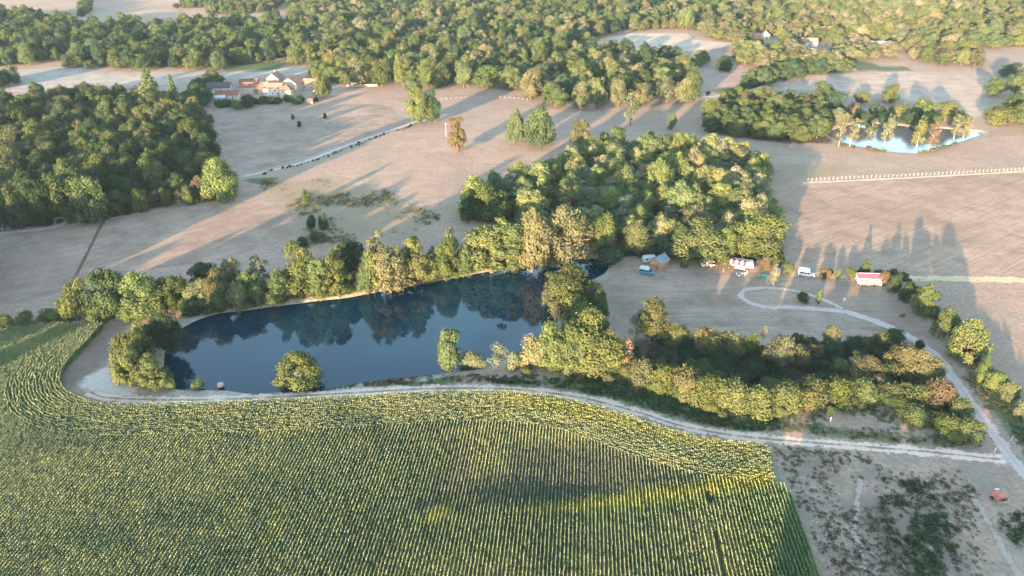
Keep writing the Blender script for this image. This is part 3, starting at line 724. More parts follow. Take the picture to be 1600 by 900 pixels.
for x, y, w, k, hu in ((205, 330, 26, 'bare', 'r'), (222, 330, 30, 'bush', 'y'), (245, 324, 22, 'bare', 'r'), (262, 322, 24, 'broad', 'y'), (282, 320, 20, 'birch', 'p'), (295, 319, 24, 'bush', 'y'), (314, 314, 32, 'bare', 'r'), (330, 312, 22, 'bare', 'b'), (60, 352, 26, 'bush', 'y'), (25, 356, 24, 'bush', 'y')):
    at_box(x, y - w * 1.25, y, w, k, hu, 'leftwood')

def fill(poly, spacing, rlo, rhi, region, hues, kinds=('broad',), hmul=(1.9, 2.5), avoid=2.5, seed=1, seam=None):
    rg = np.random.default_rng(seed)
    P = np.array(poly); lo = P.min(0); hi = P.max(0)
    pts = []
    row = 0; y = lo[1]
    while y < hi[1]:
        x = lo[0] + (spacing / 2 if row % 2 else 0)
        while x < hi[0]:
            pts.append((x + rg.uniform(-.36, .36) * spacing, y + rg.uniform(-.36, .36) * spacing)); x += spacing
        y += spacing * 0.87; row += 1
    pts = np.array(pts)
    pts = pts[inpoly(pts[:, 0], pts[:, 1], poly)]
    if seam is not None:
        for q, rad in seam: pts = pts[np.hypot(pts[:, 0] - q[0], pts[:, 1] - q[1]) > rad]
    ex = np.array([(t['x'], t['y'], t['r']) for t in TREES])
    for x, y in pts:
        if avoid and len(ex):
            if (np.hypot(ex[:, 0] - x, ex[:, 1] - y) < ex[:, 2] * 0.55 + avoid).any(): continue
        r = rg.uniform(rlo, rhi)
        nv = vnoise(x, y, 45, seed)
        hue = hues[int(np.clip((nv * 0.6 + rg.random() * 0.4) * len(hues), 0, len(hues) - 1))]
        kind = kinds[rg.integers(len(kinds))]
        place(x, y, r, r * rg.uniform(*hmul), kind, hue, region)
fill(WOOD_LEFT, 8.8, 3.8, 7.0, 'leftwood', 'ddgdgomgdgo', ('broad', 'broad', 'broad', 'tall'), (1.6, 2.7), seed=2)
fill(WOOD_MID, 8.6, 3.8, 7.2, 'midwood', 'dmgymyopypyyp', ('broad', 'broad', 'broad', 'tall'), (1.6, 2.6), seed=3)
fill(WOOD_POND, 8.0, 4.4, 6.2, 'pondwood', 'gmgyom', ('broad', 'broad', 'tall'), (1.7, 2.3), seed=4)
# birches round the far pond
for i, x in enumerate((1310, 1328, 1356, 1380, 1430, 1450, 1490, 1504)):
    at_box(x, 176 + (i % 3) * 5, 232 + (4 if 1380 < x < 1470 else -4) - (10 if x > 1480 else 0), 22, 'birch', 'ppopyr'[i % 6], 'birches')
for x, t, b, w, k, hu in ((1280, 124, 168, 44, 'broad', 'g'), (1300, 140, 180, 40, 'broad', 'd'), (1345, 142, 162, 22, 'broad', 'y'), (1390, 128, 160, 34, 'broad', 'y'), (1330, 160, 186, 30, 'bush', 'b'), (1400, 160, 188, 44, 'bush', 'o'), (1440, 154, 192, 44, 'broad', 'y'), (1475, 156, 190, 40, 'broad', 'y'), (1425, 168, 196, 40, 'bush', 'd'), (1370, 160, 184, 30, 'bush', 'd'), (1258, 150, 182, 30, 'bare', 'b'),
                          (1500, 176, 196, 34, 'bush', 'o'), (1345, 172, 196, 34, 'bush', 'd'), (1385, 176, 198, 34, 'bush', 'd'), (1455, 174, 200, 40, 'bush', 'g'), (1310, 168, 196, 36, 'broad', 'p'), (1492, 172, 194, 30, 'bush', 'g'), (1550, 120, 150, 36, 'broad', 'm'), (1585, 112, 150, 40, 'broad', 'g'), (1590, 140, 180, 50, 'broad', 'y'), (1560, 165, 194, 60, 'bush', 'y'), (1600, 160, 196, 50, 'broad', 'y'), (1580, 96, 120, 40, 'broad', 'd')):
    at_box(x, t, b, w, k, hu, 'pondfar')
for i in range(16):                                          # trees in front of the far wood
    x = 560 + i * 34 + random.uniform(-8, 8)
    b = np.interp(x, [560, 800, 840, 900, 1080], [133, 138, 162, 172, 158])
    at_box(x, b - random.uniform(34, 50), b, random.uniform(30, 44), 'broad', random.choice('gmoymo'), 'farwood')

# woods beyond the hamlet and up to the skyline
NI = len(TREES)
H = [G(1175, 62), G(1194, 60), G(1263, 70), G(1266, 82), G(1290, 52), G(1370, 74)]
gaps = [(h, 15) for h in H] + [((h[0] - 2, h[1] - 20), 15) for h in H] + [((h[0] - 3, h[1] - 40), 12) for h in H]
FAR_A = GP([(-120, 120), (0, 106), (90, 97), (105, 106), (200, 112), (350, 110), (440, 95), (470, 75), (445, 46), (380, 40), (310, 44), (235, 52), (150, 48), (85, 38), (40, 28), (-120, 34)])
FAR_B = GP([(455, 98), (500, 112), (560, 128), (620, 130), (790, 134), (830, 156), (900, 162), (1050, 152), (1095, 146), (1050, 116), (1020, 102), (985, 88), (925, 82), (905, 66), (985, 48), (1085, 48), (1110, 30), (1160, -40), (500, -40), (450, -10), (452, 60)])
FAR_C = GP([(1085, 58), (1150, 66), (1146, 96), (1180, 116), (1300, 112), (1320, 96), (1400, 94), (1480, 104), (1525, 104), (1528, 80), (1600, 72), (1800, 72), (1900, -40), (1160, -40), (1110, 34)])
fill(FAR_B, 11.2, 4.2, 8.4, 'farwood', 'ggmdompgymoy', ('broad', 'broad', 'tall'), (1.5, 2.6), 1.0, 5)
fill(FAR_A, 10.8, 4.4, 8.2, 'farwood', 'ddgmgdgmoy', ('broad', 'broad', 'tall'), (1.5, 2.6), 0, 6)
fill(FAR_C, 14.0, 5.0, 10.0, 'farwood', 'gmyompymopy', ('broad', 'broad', 'broad', 'tall'), (1.3, 2.0), 0, 7, gaps)
for poly, sp, hu in (([(125, 28), (140, 20), (142, 2), (150, -12), (140, -12), (132, 4), (128, 16)], 8, 'dg'), ([(262, 14), (320, 12), (330, 24), (420, 20), (450, 0), (440, -12), (360, -8), (330, 6)], 9, 'dgmo'),
                     ([(0, 125), (26, 122), (28, 135), (0, 142), (-40, 140)], 8, 'd'), ([(195, 36), (215, 36), (212, 44), (198, 44)], 9, 'gm'), ([(-40, -5), (450, -25), (450, -45), (-60, -45)], 10, 'gdm'),
                     ([(1020, 92), (1055, 86), (1060, 94), (1030, 100)], 8, 'd'), ([(1082, 96), (1102, 90), (1104, 104), (1088, 106)], 8, 'mg'), ([(1120, 106), (1142, 102), (1144, 110), (1124, 114)], 7, 'd'),
                     ([(1160, 140), (1240, 124), (1330, 112), (1330, 106), (1230, 112), (1170, 128)], 8, 'dg'), ([(320, 138), (338, 120), (330, 165), (310, 178), (280, 176), (300, 150)], 8, 'dg'), ([(480, 112), (520, 108), (560, 124), (548, 132), (505, 128)], 8, 'my')):
    fill(GP(poly), sp, 4.0, 6.2, 'farwood', hu, ('broad',), (1.5, 2.2), 0, len(TREES) % 97)
# unseen trees behind the drone, inferred from the shade over the weedy plot
SHADE_TREES = []
for i in range(64):
    SHADE_TREES.append((30 + i * 1.8 + random.uniform(-2, 2), 48 + random.uniform(-8, 8), random.uniform(4, 5.5), random.uniform(11, 16)))

for i in range(110):  # unseen trees added on the left only to shade the meadow
    SHADE_TREES.append((random.uniform(-275, -165), random.uniform(178, 236), random.uniform(4.5, 6.5), random.uniform(14, 20)))
for i in range(13):  # a few more added out of view for the same meadow shade
    SHADE_TREES.append((random.uniform(-196, -152), random.uniform(134, 166), random.uniform(4, 6), random.uniform(10, 15)))
SHADE_TREES = [b for b in SHADE_TREES if b[0] > -100 or b[0] < -0.70 * (b[1] * 0.885 + 52) - 8]
REGION = {
    'bank': ('on the far pond bank', 'trees along the far bank of the pond'),
    'camp': ('behind the caravans', 'trees behind the caravans'),
    'corner': ('between pond and camping meadow', 'clump between pond and camping meadow'),
    'hedge': ('in the thick hedge', 'thick hedge between the lane and the farm track'),
    'end': ('at the sandy pond end', 'clump at the sandy end of the pond'),
    'leftwood': ('in the shady wood', 'shady wood below the hamlet'),
    'midwood': ('in the sunlit wood', 'sunlit wood above the camping meadow'),
    'pondwood': ('in the pond copse', 'copse beside the birch pond'),
    'birches': ('round the small pond', 'birches round the small pond'),
    'pondfar': ('behind the small pond', 'trees behind the birch pond'),
    'farwood': ('before the forest', 'forest beside the hamlet')}
NAME = {'broad': 'broadleaf_tree', 'tall': 'broadleaf_tree', 'bush': 'bush', 'dome': 'broadleaf_tree', 'cone': 'conifer_tree', 'column': 'columnar_tree', 'birch': 'birch_tree', 'bare': 'shrub'}
SHAPE = {'broad': 'round-crowned tree', 'tall': 'tall tree', 'bush': 'bush', 'dome': 'domed tree', 'cone': 'conifer', 'column': 'columnar tree', 'birch': 'slender white-stemmed tree', 'bare': 'half-bare shrub'}
CAT = {'broad': 'tree', 'tall': 'tree', 'bush': 'bush', 'dome': 'tree', 'cone': 'conifer', 'column': 'tree', 'birch': 'birch', 'bare': 'shrub'}
def hue_of(t, rg):
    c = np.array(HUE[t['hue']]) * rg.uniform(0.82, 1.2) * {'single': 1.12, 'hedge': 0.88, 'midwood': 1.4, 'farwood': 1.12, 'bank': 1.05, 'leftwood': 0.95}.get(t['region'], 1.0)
    return c * np.array([rg.uniform(0.9, 1.12), 1.0, rg.uniform(0.85, 1.15)])
def plant_all():
    rg = np.random.default_rng(21)
    for t in TREES:
        d = math.sqrt(t['x'] ** 2 + t['y'] ** 2 + CAM_H ** 2)
        inview = abs(t['x']) < 0.74 * (t['y'] * math.cos(PITCH) + CAM_H * math.sin(PITCH)) and t['y'] > 80
        t['size'] = (t['r'] + t['h'] * 0.5) / d * (1 if inview else 0.02)
        t['keep'] = t['region'] in ('bank', 'camp', 'corner', 'hedge', 'end', 'single', 'birches', 'pondfar')
    n_tree = sum(1 for t in TREES if t['keep'] and CAT[t['kind']] == 'tree')
    rest = sorted((t for t in TREES if not t['keep']), key=lambda t: -t['size'])
    for t in rest:
        if CAT[t['kind']] != 'tree': t['keep'] = t['size'] > 0.002; continue
        if n_tree < 300: t['keep'] = True; n_tree += 1
    buckets = {}
    for t in TREES:
        if not t['keep'] or t['label']: continue
        where, t['grp'] = REGION[t['region']]
        big = 'big ' if t['r'] > 6.2 else ('small ' if t['r'] < 3.2 else '')
        base = big + WORD[t['hue']] + ' ' + SHAPE[t['kind']] + ' ' + where
        ln = min(LAND, key=lambda l: math.hypot(l[1][0] - t['x'], l[1][1] - t['y']))
        t['ld'] = math.hypot(ln[1][0] - t['x'], ln[1][1] - t['y'])
        buckets.setdefault((base, ln[0]), []).append(t)
    for (base, ln), ts in buckets.items():
        for k, t in enumerate(sorted(ts, key=lambda q: q['ld'])):
            t['label'] = base + ', ' + (ORD[k] if k < len(ORD) else '') + 'nearest ' + ln
    mass = {'leftwood': [], 'other': []}
    for t in TREES:
        ps = PROTO[t['kind']]; v = int(rg.integers(len(ps)))
        cm, tm, r0, h0 = ps[v]
        rz = rg.uniform(0, 2 * math.pi); el = rg.uniform(0.84, 1.16) if t['kind'] != 'dome' else rg.uniform(0.96, 1.04); sc = (t['r'] / r0 * el, t['r'] / r0 / el, t['h'] / h0)
        colr = hue_of(t, rg)
        if not t['keep']:
            mass['other'].append((t, v, rz, sc, colr)); continue
        root = empty(NAME[t['kind']], (t['x'], t['y'], 0), rz, sc)
        root.rotation_euler = (rg.normal() * 0.035, rg.normal() * 0.035, rz)
        lab, grp = t['label'], t.get('grp')
        tag(root, lab, CAT[t['kind']], grp)
        c = link(bpy.data.objects.new('crown', cm), root); c.color = (*colr, 1)
        link(bpy.data.objects.new('trunk', tm), root)
    start = {}
    for k, (kind, i, jm) in enumerate(PLIST): start[(kind, i)] = k
    ms = mass['other']
    scatter('woodland', [p[2] for p in PLIST], [(t['x'], t['y'], 0) for t, *_ in ms], [start[(t['kind'], v)] for t, v, *_ in ms],
            [q[2] for q in ms], [q[3] for q in ms], [q[4] for q in ms], 'mass of distant broadleaf woodland stretching to the skyline')
    bl = [(x, y, 0) for x, y, r, h in SHADE_TREES]
    scatter('unseen_shade_trees', [p[2] for p in PLIST if p[0] == 'broad'], bl, [i % 7 for i in range(len(bl))], rg.uniform(0, 6.28, len(bl)),
            [(r / 5.5, r / 5.5, h / 12) for x, y, r, h in SHADE_TREES], [HUE['g']] * len(bl), 'unseen trees shading the weedy plot, with others added to shade the left meadow')
plant_all()

# ------------------------------------------------------------------ the cornfield
CORN_EDGE = smooth(GP([(-330, 575), (-150, 540), (0, 523), (60, 515), (120, 511), (160, 514), (140, 540), (112, 570), (100, 595), (110, 618), (150, 634), (220, 638), (400, 634), (600, 624), (720, 619), (850, 625), (950, 648), (1040, 678), (1110, 694), (1195, 702), (1216, 738), (1240, 800), (1264, 862), (1282, 915), (1300, 990)]), 6)
CORN_POLY = CORN_EDGE + [G(1300, 1010), G(-500, 1010)]
HEAD = smooth(GP([(165, 512), (140, 540), (112, 570), (100, 595), (110, 618), (150, 634), (220, 638), (400, 634), (600, 624), (720, 619), (850, 625), (950, 648), (1040, 678), (1110, 694), (1195, 702)]), 6)
def corn_mats():
    t = NT('corn_leaf')
    base = t.attr('tcol', 'INSTANCER').outputs['Color']; tint = t.attr('tint').outputs['Fac']
    c = t.mix(tint, t.mix(1.0, base, (0.55, 0.70, 0.70), 'MULTIPLY'), t.mix(1.0, base, (1.35, 1.2, 0.95), 'MULTIPLY'))
    d = t.n('ShaderNodeBsdfDiffuse', {'Color': c}).outputs[0]
    tr = t.n('ShaderNodeBsdfTranslucent', {'Color': c}).outputs[0]
    a = t.done(t.n('ShaderNodeMixShader', {0: 0.38, 1: d, 2: tr}).outputs[0])
    t = NT('corn_tassel')
    base = t.attr('tcol', 'INSTANCER').outputs['Color']
    c = t.mix(0.55, t.mix(1.0, base, (1.25, 1.27, 1.2), 'MULTIPLY'), (0.22, 0.235, 0.155))
    b = t.done(t.bsdf(c, 0.9, None, 0.1))
    return a, b
ML, MTS = corn_mats()
def corn_chunk(seed):
    rg = np.random.default_rng(seed); V = []; F = []; m = []; T = []
    def quad(a, b, c, d, mat, t):
        k = len(V); V.extend([a, b, c, d]); F.append((k, k + 1, k + 2, k + 3)); m.append(mat); T.extend([t] * 4)
    for i in range(6):
        y = -0.5 + (i + rg.uniform(0.1, 0.9)) / 6; x = rg.normal() * 0.035; h = rg.uniform(1.85, 2.25)
        quad((x - .02, y, 0), (x + .02, y, 0), (x + .02, y, h), (x - .02, y, h), 0, 0.4)
        for l in range(7):
            z = 0.5 + l * 0.235 + rg.uniform(-.06, .06); a = rg.uniform(0, 6.28); L = rg.uniform(0.32, 0.68)
            ca, sa = math.cos(a), math.sin(a); w = 0.06; t = rg.uniform(0.15, 0.8)
            p0 = (x, y, z); p1 = (x + ca * L * .5, y + sa * L * .5, z + 0.24); p2 = (x + ca * L, y + sa * L, z + 0.02)
            def off(p, s, ww): return (p[0] - sa * ww * s, p[1] + ca * ww * s, p[2])
            quad(off(p0, -1, w * .7), off(p0, 1, w * .7), off(p1, 1, w), off(p1, -1, w), 0, t)
            quad(off(p1, -1, w), off(p1, 1, w), off(p2, 1, w * .35), off(p2, -1, w * .35), 0, t)
        for l in range(3):
            a = rg.uniform(0, 6.28); e = (x + math.cos(a) * 0.10, y + math.sin(a) * 0.10, h + 0.34)
            wx, wy = -math.sin(a) * 0.035, math.cos(a) * 0.035
            quad((x - wx, y - wy, h - 0.05), (x + wx, y + wy, h - 0.05), (e[0] + wx, e[1] + wy, e[2]), (e[0] - wx, e[1] - wy, e[2]), 1, 0.7)
    return np_mesh('corn', V, F, [ML, MTS], m, {'tint': T})
def corn():
    ang = math.radians(5.3)                                  # rows run 5.3 deg right of straight ahead
    ux, uy = math.sin(ang), math.cos(ang); vx, vy = math.cos(ang), -math.sin(ang)
    S, Tt = np.meshgrid(np.arange(-260, 160, 0.76), np.arange(70, 250, 1.0))
    S = S.ravel(); Tt = Tt.ravel() + rng.uniform(-.2, .2, S.size)
    x = S * vx + Tt * ux; y = S * vy + Tt * uy
    k = inpoly(x, y, CORN_POLY); x, y = x[k], y[k]
    k = (dline(x, y, HEAD) > 13.0) & (np.abs(x) < 0.8 * y + 25); x, y = x[k], y[k]
    path = smooth(GP([(1098, 745), (1108, 790), (1120, 850), (1132, 915)]), 4)
    k = dline(x, y, path) > 0.34 + 0.4 * (vnoise(x, y, 5, 8) - .5); x, y = x[k], y[k]
    rot = np.full(len(x), -ang)
    hx, hy, hr = [], [], []
    P = np.array(HEAD); T = np.gradient(P, axis=0); T /= np.hypot(*T.T)[:, None]; N = np.stack([T[:, 1], -T[:, 0]], 1)
    # field lies on the inside of the edge
    test = P + N * 3; sgn = 1 if inpoly(test[:, 0], test[:, 1], CORN_POLY).mean() > 0.5 else -1
    for r in range(17):
        q = resample([tuple(v) for v in (P + N * sgn * (0.6 + r * 0.76))], 1.0)
        t = np.gradient(q, axis=0)
        ok = inpoly(q[:, 0], q[:, 1], CORN_POLY) & (dline(q[:, 0], q[:, 1], HEAD) > 0.45 + r * 0.76 * 0.93)
        hx.append(q[ok, 0]); hy.append(q[ok, 1]); hr.append(np.arctan2(t[ok, 1], t[ok, 0]) - math.pi / 2)
    nin = len(x)
    x = np.concatenate([x] + hx); y = np.concatenate([y] + hy); rot = np.concatenate([rot] + hr)
    n = len(x)
    x[nin:] += rng.normal(size=n - nin) * 0.13; y[nin:] += rng.normal(size=n - nin) * 0.13; rot[nin:] += rng.normal(size=n - nin) * 0.12
    x[:nin] += rng.normal(size=nin) * 0.03
    nz = vnoise(x, y, 22, 4) * 0.55 + vnoise(x, y, 7, 5) * 0.45
    a = np.array((0.095, 0.140, 0.074)); b = np.array((0.185, 0.205, 0.095)); gr = np.array((0.075, 0.145, 0.055)); ye = np.array((0.29, 0.29, 0.055))
    w = np.clip((nz - 0.40) / 0.2, 0, 1)[:, None]
    c = a * (1 - w) + b * w
    def blend(c, m, colr): return c * (1 - m[:, None]) + colr * m[:, None]
    def zone(pts, soft): return np.clip(0.5 - sdist(x, y, GP(pts)) / soft, 0, 1)
    c = blend(c, 0.85 * zone([(800, 812), (930, 790), (1100, 765), (1200, 745), (1210, 700), (1225, 740), (1262, 850), (1290, 960), (1180, 960), (1150, 830), (1100, 805), (900, 822)], 6), gr)
    c = blend(c, 1.0 * zone([(800, 808), (920, 786), (1090, 762), (1200, 740), (1215, 765), (1090, 785), (920, 805)], 3), ye * 0.85)
    c = blend(c, 0.95 * zone([(760, 622), (860, 626), (960, 652), (1060, 684), (1180, 702), (1170, 716), (1050, 700), (930, 668), (800, 650)], 6), ye * 0.8)
    c = blend(c, 0.95 * zone([(655, 825), (690, 796), (709, 795), (704, 812), (680, 826)], 1.0), ye)
    c = blend(c, 0.55 * zone([(420, 850), (450, 790), (440, 830), (425, 860)], 3), ye)
    low = zone([(815, 700), (925, 700), (1000, 722), (1095, 745), (1095, 762), (900, 788), (830, 802), (700, 790), (690, 760), (790, 740)], 5) * np.clip(0.4 + vnoise(x, y, 14, 31), 0, 1)  # shadow zone of the corn, put in as greyer, shorter plants
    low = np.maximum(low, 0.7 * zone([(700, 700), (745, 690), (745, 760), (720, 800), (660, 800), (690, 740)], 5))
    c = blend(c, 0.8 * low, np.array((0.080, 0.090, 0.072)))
    c = blend(c, 0.45 * zone([(-200, 560), (160, 515), (110, 600), (110, 640), (0, 690), (-200, 700)], 8), np.array((0.20, 0.245, 0.10)))  # light green left lobe, brightened to offset the added trees' shade
    c = c * rng.uniform(0.8, 1.2, (n, 1)) * 1.28
    hs = (0.82 + 0.3 * vnoise(x, y, 16, 9)) * rng.uniform(0.94, 1.06, n)
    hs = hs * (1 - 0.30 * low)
    flip = np.where(rng.random(n) < 0.5, 0, math.pi)
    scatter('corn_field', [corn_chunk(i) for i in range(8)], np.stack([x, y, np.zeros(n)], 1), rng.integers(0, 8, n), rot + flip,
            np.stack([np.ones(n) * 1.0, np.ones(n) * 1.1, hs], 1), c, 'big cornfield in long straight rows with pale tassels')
    return n
N_CORN = corn()
tag(sheet('corn_field_soil', CORN_POLY, 0.02, field_mat('corn_soil', (0.22, 0.20, 0.13), (0.28, 0.245, 0.165)), 0.2), 'earth between the corn rows')

# ------------------------------------------------------------------ low plants: weeds, crop strip, tufts
ROADLINES = [smooth(GP(TRACK), 4), smooth(GP(ROAD), 4)]
def off_road(x, y): return np.minimum(dline(x, y, ROADLINES[0]), dline(x, y, ROADLINES[1])) > 2.5
def tuft(seed, n, r, h, leaf, flat):
    rg = np.random.default_rng(seed)
    a = rg.uniform(0, 6.28, n); q = np.sqrt(rg.random(n)) * r
    P = np.stack([q * np.cos(a), q * np.sin(a), h * rg.uniform(0.1, 1, n) * (1 - 0.5 * (q / r) ** 2)], 1)
    N = rg.normal(size=(n, 3)) * 0.7; N[:, 2] += flat
    V, F = leaf_cards(rg, P, N, leaf)
    return np_mesh('weed', V, F, [M['leaf_i']], None, {'tint': np.repeat(rg.random(n), 4)})
def sow(name, polys, spacing, hues, protos, sc, label, thin=0.0, nscale=8.0, seed=1):
    rg = np.random.default_rng(seed); X = []; Y = []
    for poly in polys:
        P = np.array(poly); lo = P.min(0); hi = P.max(0)
        n = int((hi - lo).prod() / spacing ** 2)
        x = rg.uniform(lo[0], hi[0], n); y = rg.uniform(lo[1], hi[1], n)
        s = sdist(x, y, poly)
        dens = np.clip((vnoise(x, y, nscale, seed + 3) * 0.6 + vnoise(x, y, nscale * .3, seed + 4) * 0.4 - thin) / 0.28 + 0.28, 0, 1) ** 1.3
        k = (s < (vnoise(x, y, 5, seed) - 0.5) * 4 + rg.normal(size=n) * 1.2) & (rg.random(n) < dens)
        X.append(x[k]); Y.append(y[k])
    x = np.concatenate(X); y = np.concatenate(Y); n = len(x)
    c = np.array([HUE[h] if isinstance(h, str) else h for h in hues])[rg.integers(0, len(hues), n)] * rg.uniform(0.75, 1.25, (n, 1))
    s = rg.uniform(*sc, n)
    z = np.zeros(n)
    for pd in (POND, POND2):
        b = sdist(x, y, pd); z = np.where(b < 1.5, -np.clip(0.36 * (1.5 - b), 0, 2.0), z)
    k = (z > -0.55) & off_road(x, y)
    scatter(name, protos, np.stack([x, y, z], 1)[k], rg.integers(0, len(protos), n)[k], rg.uniform(0, 6.28, n)[k], np.stack([s, s, s * rg.uniform(0.7, 1.3, n)], 1)[k], c[k], label)
weeds = [tuft(i, 34, 0.55, 0.55, 0.13, 0.9) for i in range(5)]
grass = [tuft(40 + i, 30, 0.5, 0.45, 0.09, 0.25) for i in range(4)]
sow('crop_weeds', [POLY_GREEN[0]], 0.62, ['d', (0.04, 0.085, 0.033), 'g', (0.035, 0.075, 0.03)], weeds, (0.6, 1.1), 'rich green low leafy growth between track and hedge', 0.18, seed=3)
sow('pond_edge_weeds', [POLY_GREEN[1], POLY_GREEN[2]], 0.8, ['d', 'g', 'o', (0.2, 0.17, 0.1)], weeds, (0.5, 1.1), 'mixed weeds on the near pond bank', 0.3, seed=4)
sow('red_weeds', [smooth(GP([(572, 602), (610, 597), (655, 592), (652, 600), (615, 605), (580, 607)]), 4, True)], 0.6, ['r', (0.30, 0.10, 0.08), 'b'], weeds, (0.6, 1.2), 'reddish weeds by the water beside the track', 0.25, seed=5)
sow('plot_weeds', [POLY_ROUGH[4]], 0.7, ['d', 'g', 'o', (0.08, 0.11, 0.06), (0.16, 0.12, 0.09), (0.2, 0.15, 0.11), (0.12, 0.10, 0.08)], weeds, (0.25, 0.95), 'dark weeds scattered over the shaded plot', 0.40, 12, seed=6)
sow('plot_bramble_weeds', [POLY_GREEN[8], POLY_GREEN[9]], 0.75, ['d', 'g', (0.05, 0.09, 0.04)], weeds, (0.6, 1.5), 'thick dark green brambles in the shaded plot', 0.20, 7, seed=7)
sow('bank_grass', [POLY_ROUGH[0], POLY_ROUGH[1]], 1.1, ['o', 'b', (0.18, 0.13, 0.07), 'g'], grass, (0.9, 2.0), 'rough tussocky grass on the bank of the ditch', 0.52, 14, seed=8)
sow('lane_grass', [POLY_GREEN[10]], 0.9, ['o', 'g', 'b', 'p'], weeds, (0.6, 1.3), 'rank grass and weeds beside the gravel lane', 0.35, seed=9)
sow('hedge_weeds', [smooth(GP([(1000, 600), (1120, 640), (1230, 650), (1360, 634), (1480, 690), (1470, 697), (1350, 645), (1230, 660), (1110, 652), (980, 604)]), 3, True)], 0.8, ['y', 'o', 'g'], weeds, (0.6, 1.3), 'tall weeds at the foot of the thick hedge', 0.3, seed=10)
def along(name, line, spacing, spread, hues, sc, label, seed):
    rg = np.random.default_rng(seed); q = resample(smooth(GP(line), 5), spacing); n = len(q)
    q = q + rg.normal(size=q.shape) * spread
    k = (vnoise(q[:, 0], q[:, 1], 6, seed) > 0.3) & off_road(q[:, 0], q[:, 1]); q = q[k]; n = len(q)
    b = [p[2] for p in PLIST if p[0] == 'bush']
    s = rg.uniform(*sc, n)
    c = np.array([HUE[h] for h in hues])[rg.integers(0, len(hues), n)] * rg.uniform(0.8, 1.2, (n, 1))
    scatter(name, b, np.concatenate([q, np.zeros((n, 1))], 1), rg.integers(0, len(b), n), rg.uniform(0, 6.28, n), np.stack([s, s, s * 0.9], 1), c, label)
along('lane_hedge_shrubbery', [(400, 273), (480, 254), (535, 235), (585, 216), (645, 196)], 1.5, 1.0, 'ddgo', (0.05, 0.24), 'low dark hedge running along the pale lane', 12)
along('far_hedge_shrubbery', [(1100, 148), (1150, 143), (1195, 131), (1220, 119), (1300, 110)], 2.0, 0.8, 'ddg', (0.3, 0.6), 'low dark hedge along the lane to the far village', 13)
along('camp_hedge_shrubbery', [(1225, 424), (1300, 428), (1400, 431), (1415, 436), (1425, 450), (1440, 470), (1470, 510)], 1.4, 0.7, 'dobyg', (0.22, 0.45), 'low scrubby hedge behind the camping meadow', 14)
along('lane_verge_shrubbery', [(1500, 545), (1530, 575), (1560, 600), (1600, 640), (1640, 680)], 1.2, 0.9, 'yob', (0.3, 0.6), 'yellow scrub along the meadow boundary', 15)
along('pond_bank_shrubbery', [(290, 494), (340, 486), (420, 477), (520, 463), (600, 452), (680, 436), (760, 422), (850, 406)], 2.2, 0.9, 'yomg', (0.2, 0.5), 'low scrub fringing the far bank of the pond', 16)
along('wood_edge_shrubbery', [(-20, 357), (80, 350), (160, 342), (230, 326), (300, 318), (362, 303)], 1.8, 0.9, 'dgob', (0.3, 0.6), 'undergrowth along the front of the shady wood', 17)
along('mid_edge_shrubbery', [(960, 398), (1010, 402), (1060, 404), (1130, 407), (1215, 406)], 1.6, 0.8, 'dgd', (0.3, 0.65), 'dark undergrowth behind the camp', 18)
along('hamlet_garden_shrubbery', [(340, 166), (375, 165), (405, 164), (432, 161), (470, 160), (480, 158)], 1.2, 2.4, 'ddgm', (0.45, 1.0), 'dark garden shrubs below the hamlet', 19)

# ------------------------------------------------------------------ buildings
along('hedge_front_shrubbery', [(985, 592), (1035, 606), (1080, 622), (1130, 640), (1185, 645), (1240, 643), (1300, 634), (1350, 626), (1400, 632), (1440, 655), (1500, 686)], 1.3, 1.3, 'yymog', (0.35, 0.75), 'leafy fringe along the front of the thick hedge', 20)
along('hedge_mid_shrubbery', [(990, 575), (1050, 590), (1110, 606), (1180, 618), (1250, 616), (1330, 604), (1400, 606), (1470, 635)], 1.8, 2.0, 'yomgo', (0.5, 0.95), 'bushy middle of the thick hedge', 21)
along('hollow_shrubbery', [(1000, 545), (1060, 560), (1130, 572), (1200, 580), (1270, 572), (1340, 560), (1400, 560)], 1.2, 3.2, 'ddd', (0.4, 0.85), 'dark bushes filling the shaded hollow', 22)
along('hedge_back_shrubbery', [(1080, 545), (1150, 550), (1230, 552), (1300, 548), (1380, 540)], 2.2, 1.6, 'oomd', (0.4, 0.8), 'bushes along the meadow edge of the hollow', 23)
along('bank_back_shrubbery', [(290, 482), (340, 476), (420, 466), (500, 455), (600, 440), (690, 424), (770, 406), (860, 398), (930, 396)], 2.0, 1.5, 'dgmyo', (0.4, 0.95), 'undergrowth between the trees of the far pond bank', 24)
along('pond_end_shrubbery', [(270, 500), (225, 545), (195, 575), (205, 598), (250, 606)], 1.8, 1.2, 'ymgo', (0.3, 0.7), 'undergrowth at the sandy pond end', 25)
along('corner_shrubbery', [(840, 570), (880, 578), (930, 582), (965, 580), (935, 545), (915, 505)], 1.6, 1.6, 'yymo', (0.4, 0.85), 'undergrowth between pond and camping meadow', 26)
along('far_pond_shrubbery', [(1290, 226), (1350, 232), (1400, 241), (1450, 238), (1495, 226)], 1.8, 0.7, 'oyb', (0.2, 0.4), 'scrub on the near edge of the small birch pond', 27)
def mat(name, c, **k):
    if name not in M: M[name] = paint(name, c, **k)
    return M[name]
W_WHITE = mat('white_render', (0.50, 0.46, 0.41), rough=0.85); W_CREAM = mat('cream_render', (0.40, 0.33, 0.26), rough=0.85)
W_STONE = mat('grey_stone', (0.28, 0.25, 0.22), rough=0.9, var=0.25); R_TERRA = mat('terracotta_tiles', (0.27, 0.115, 0.075), rough=0.85, var=0.25)
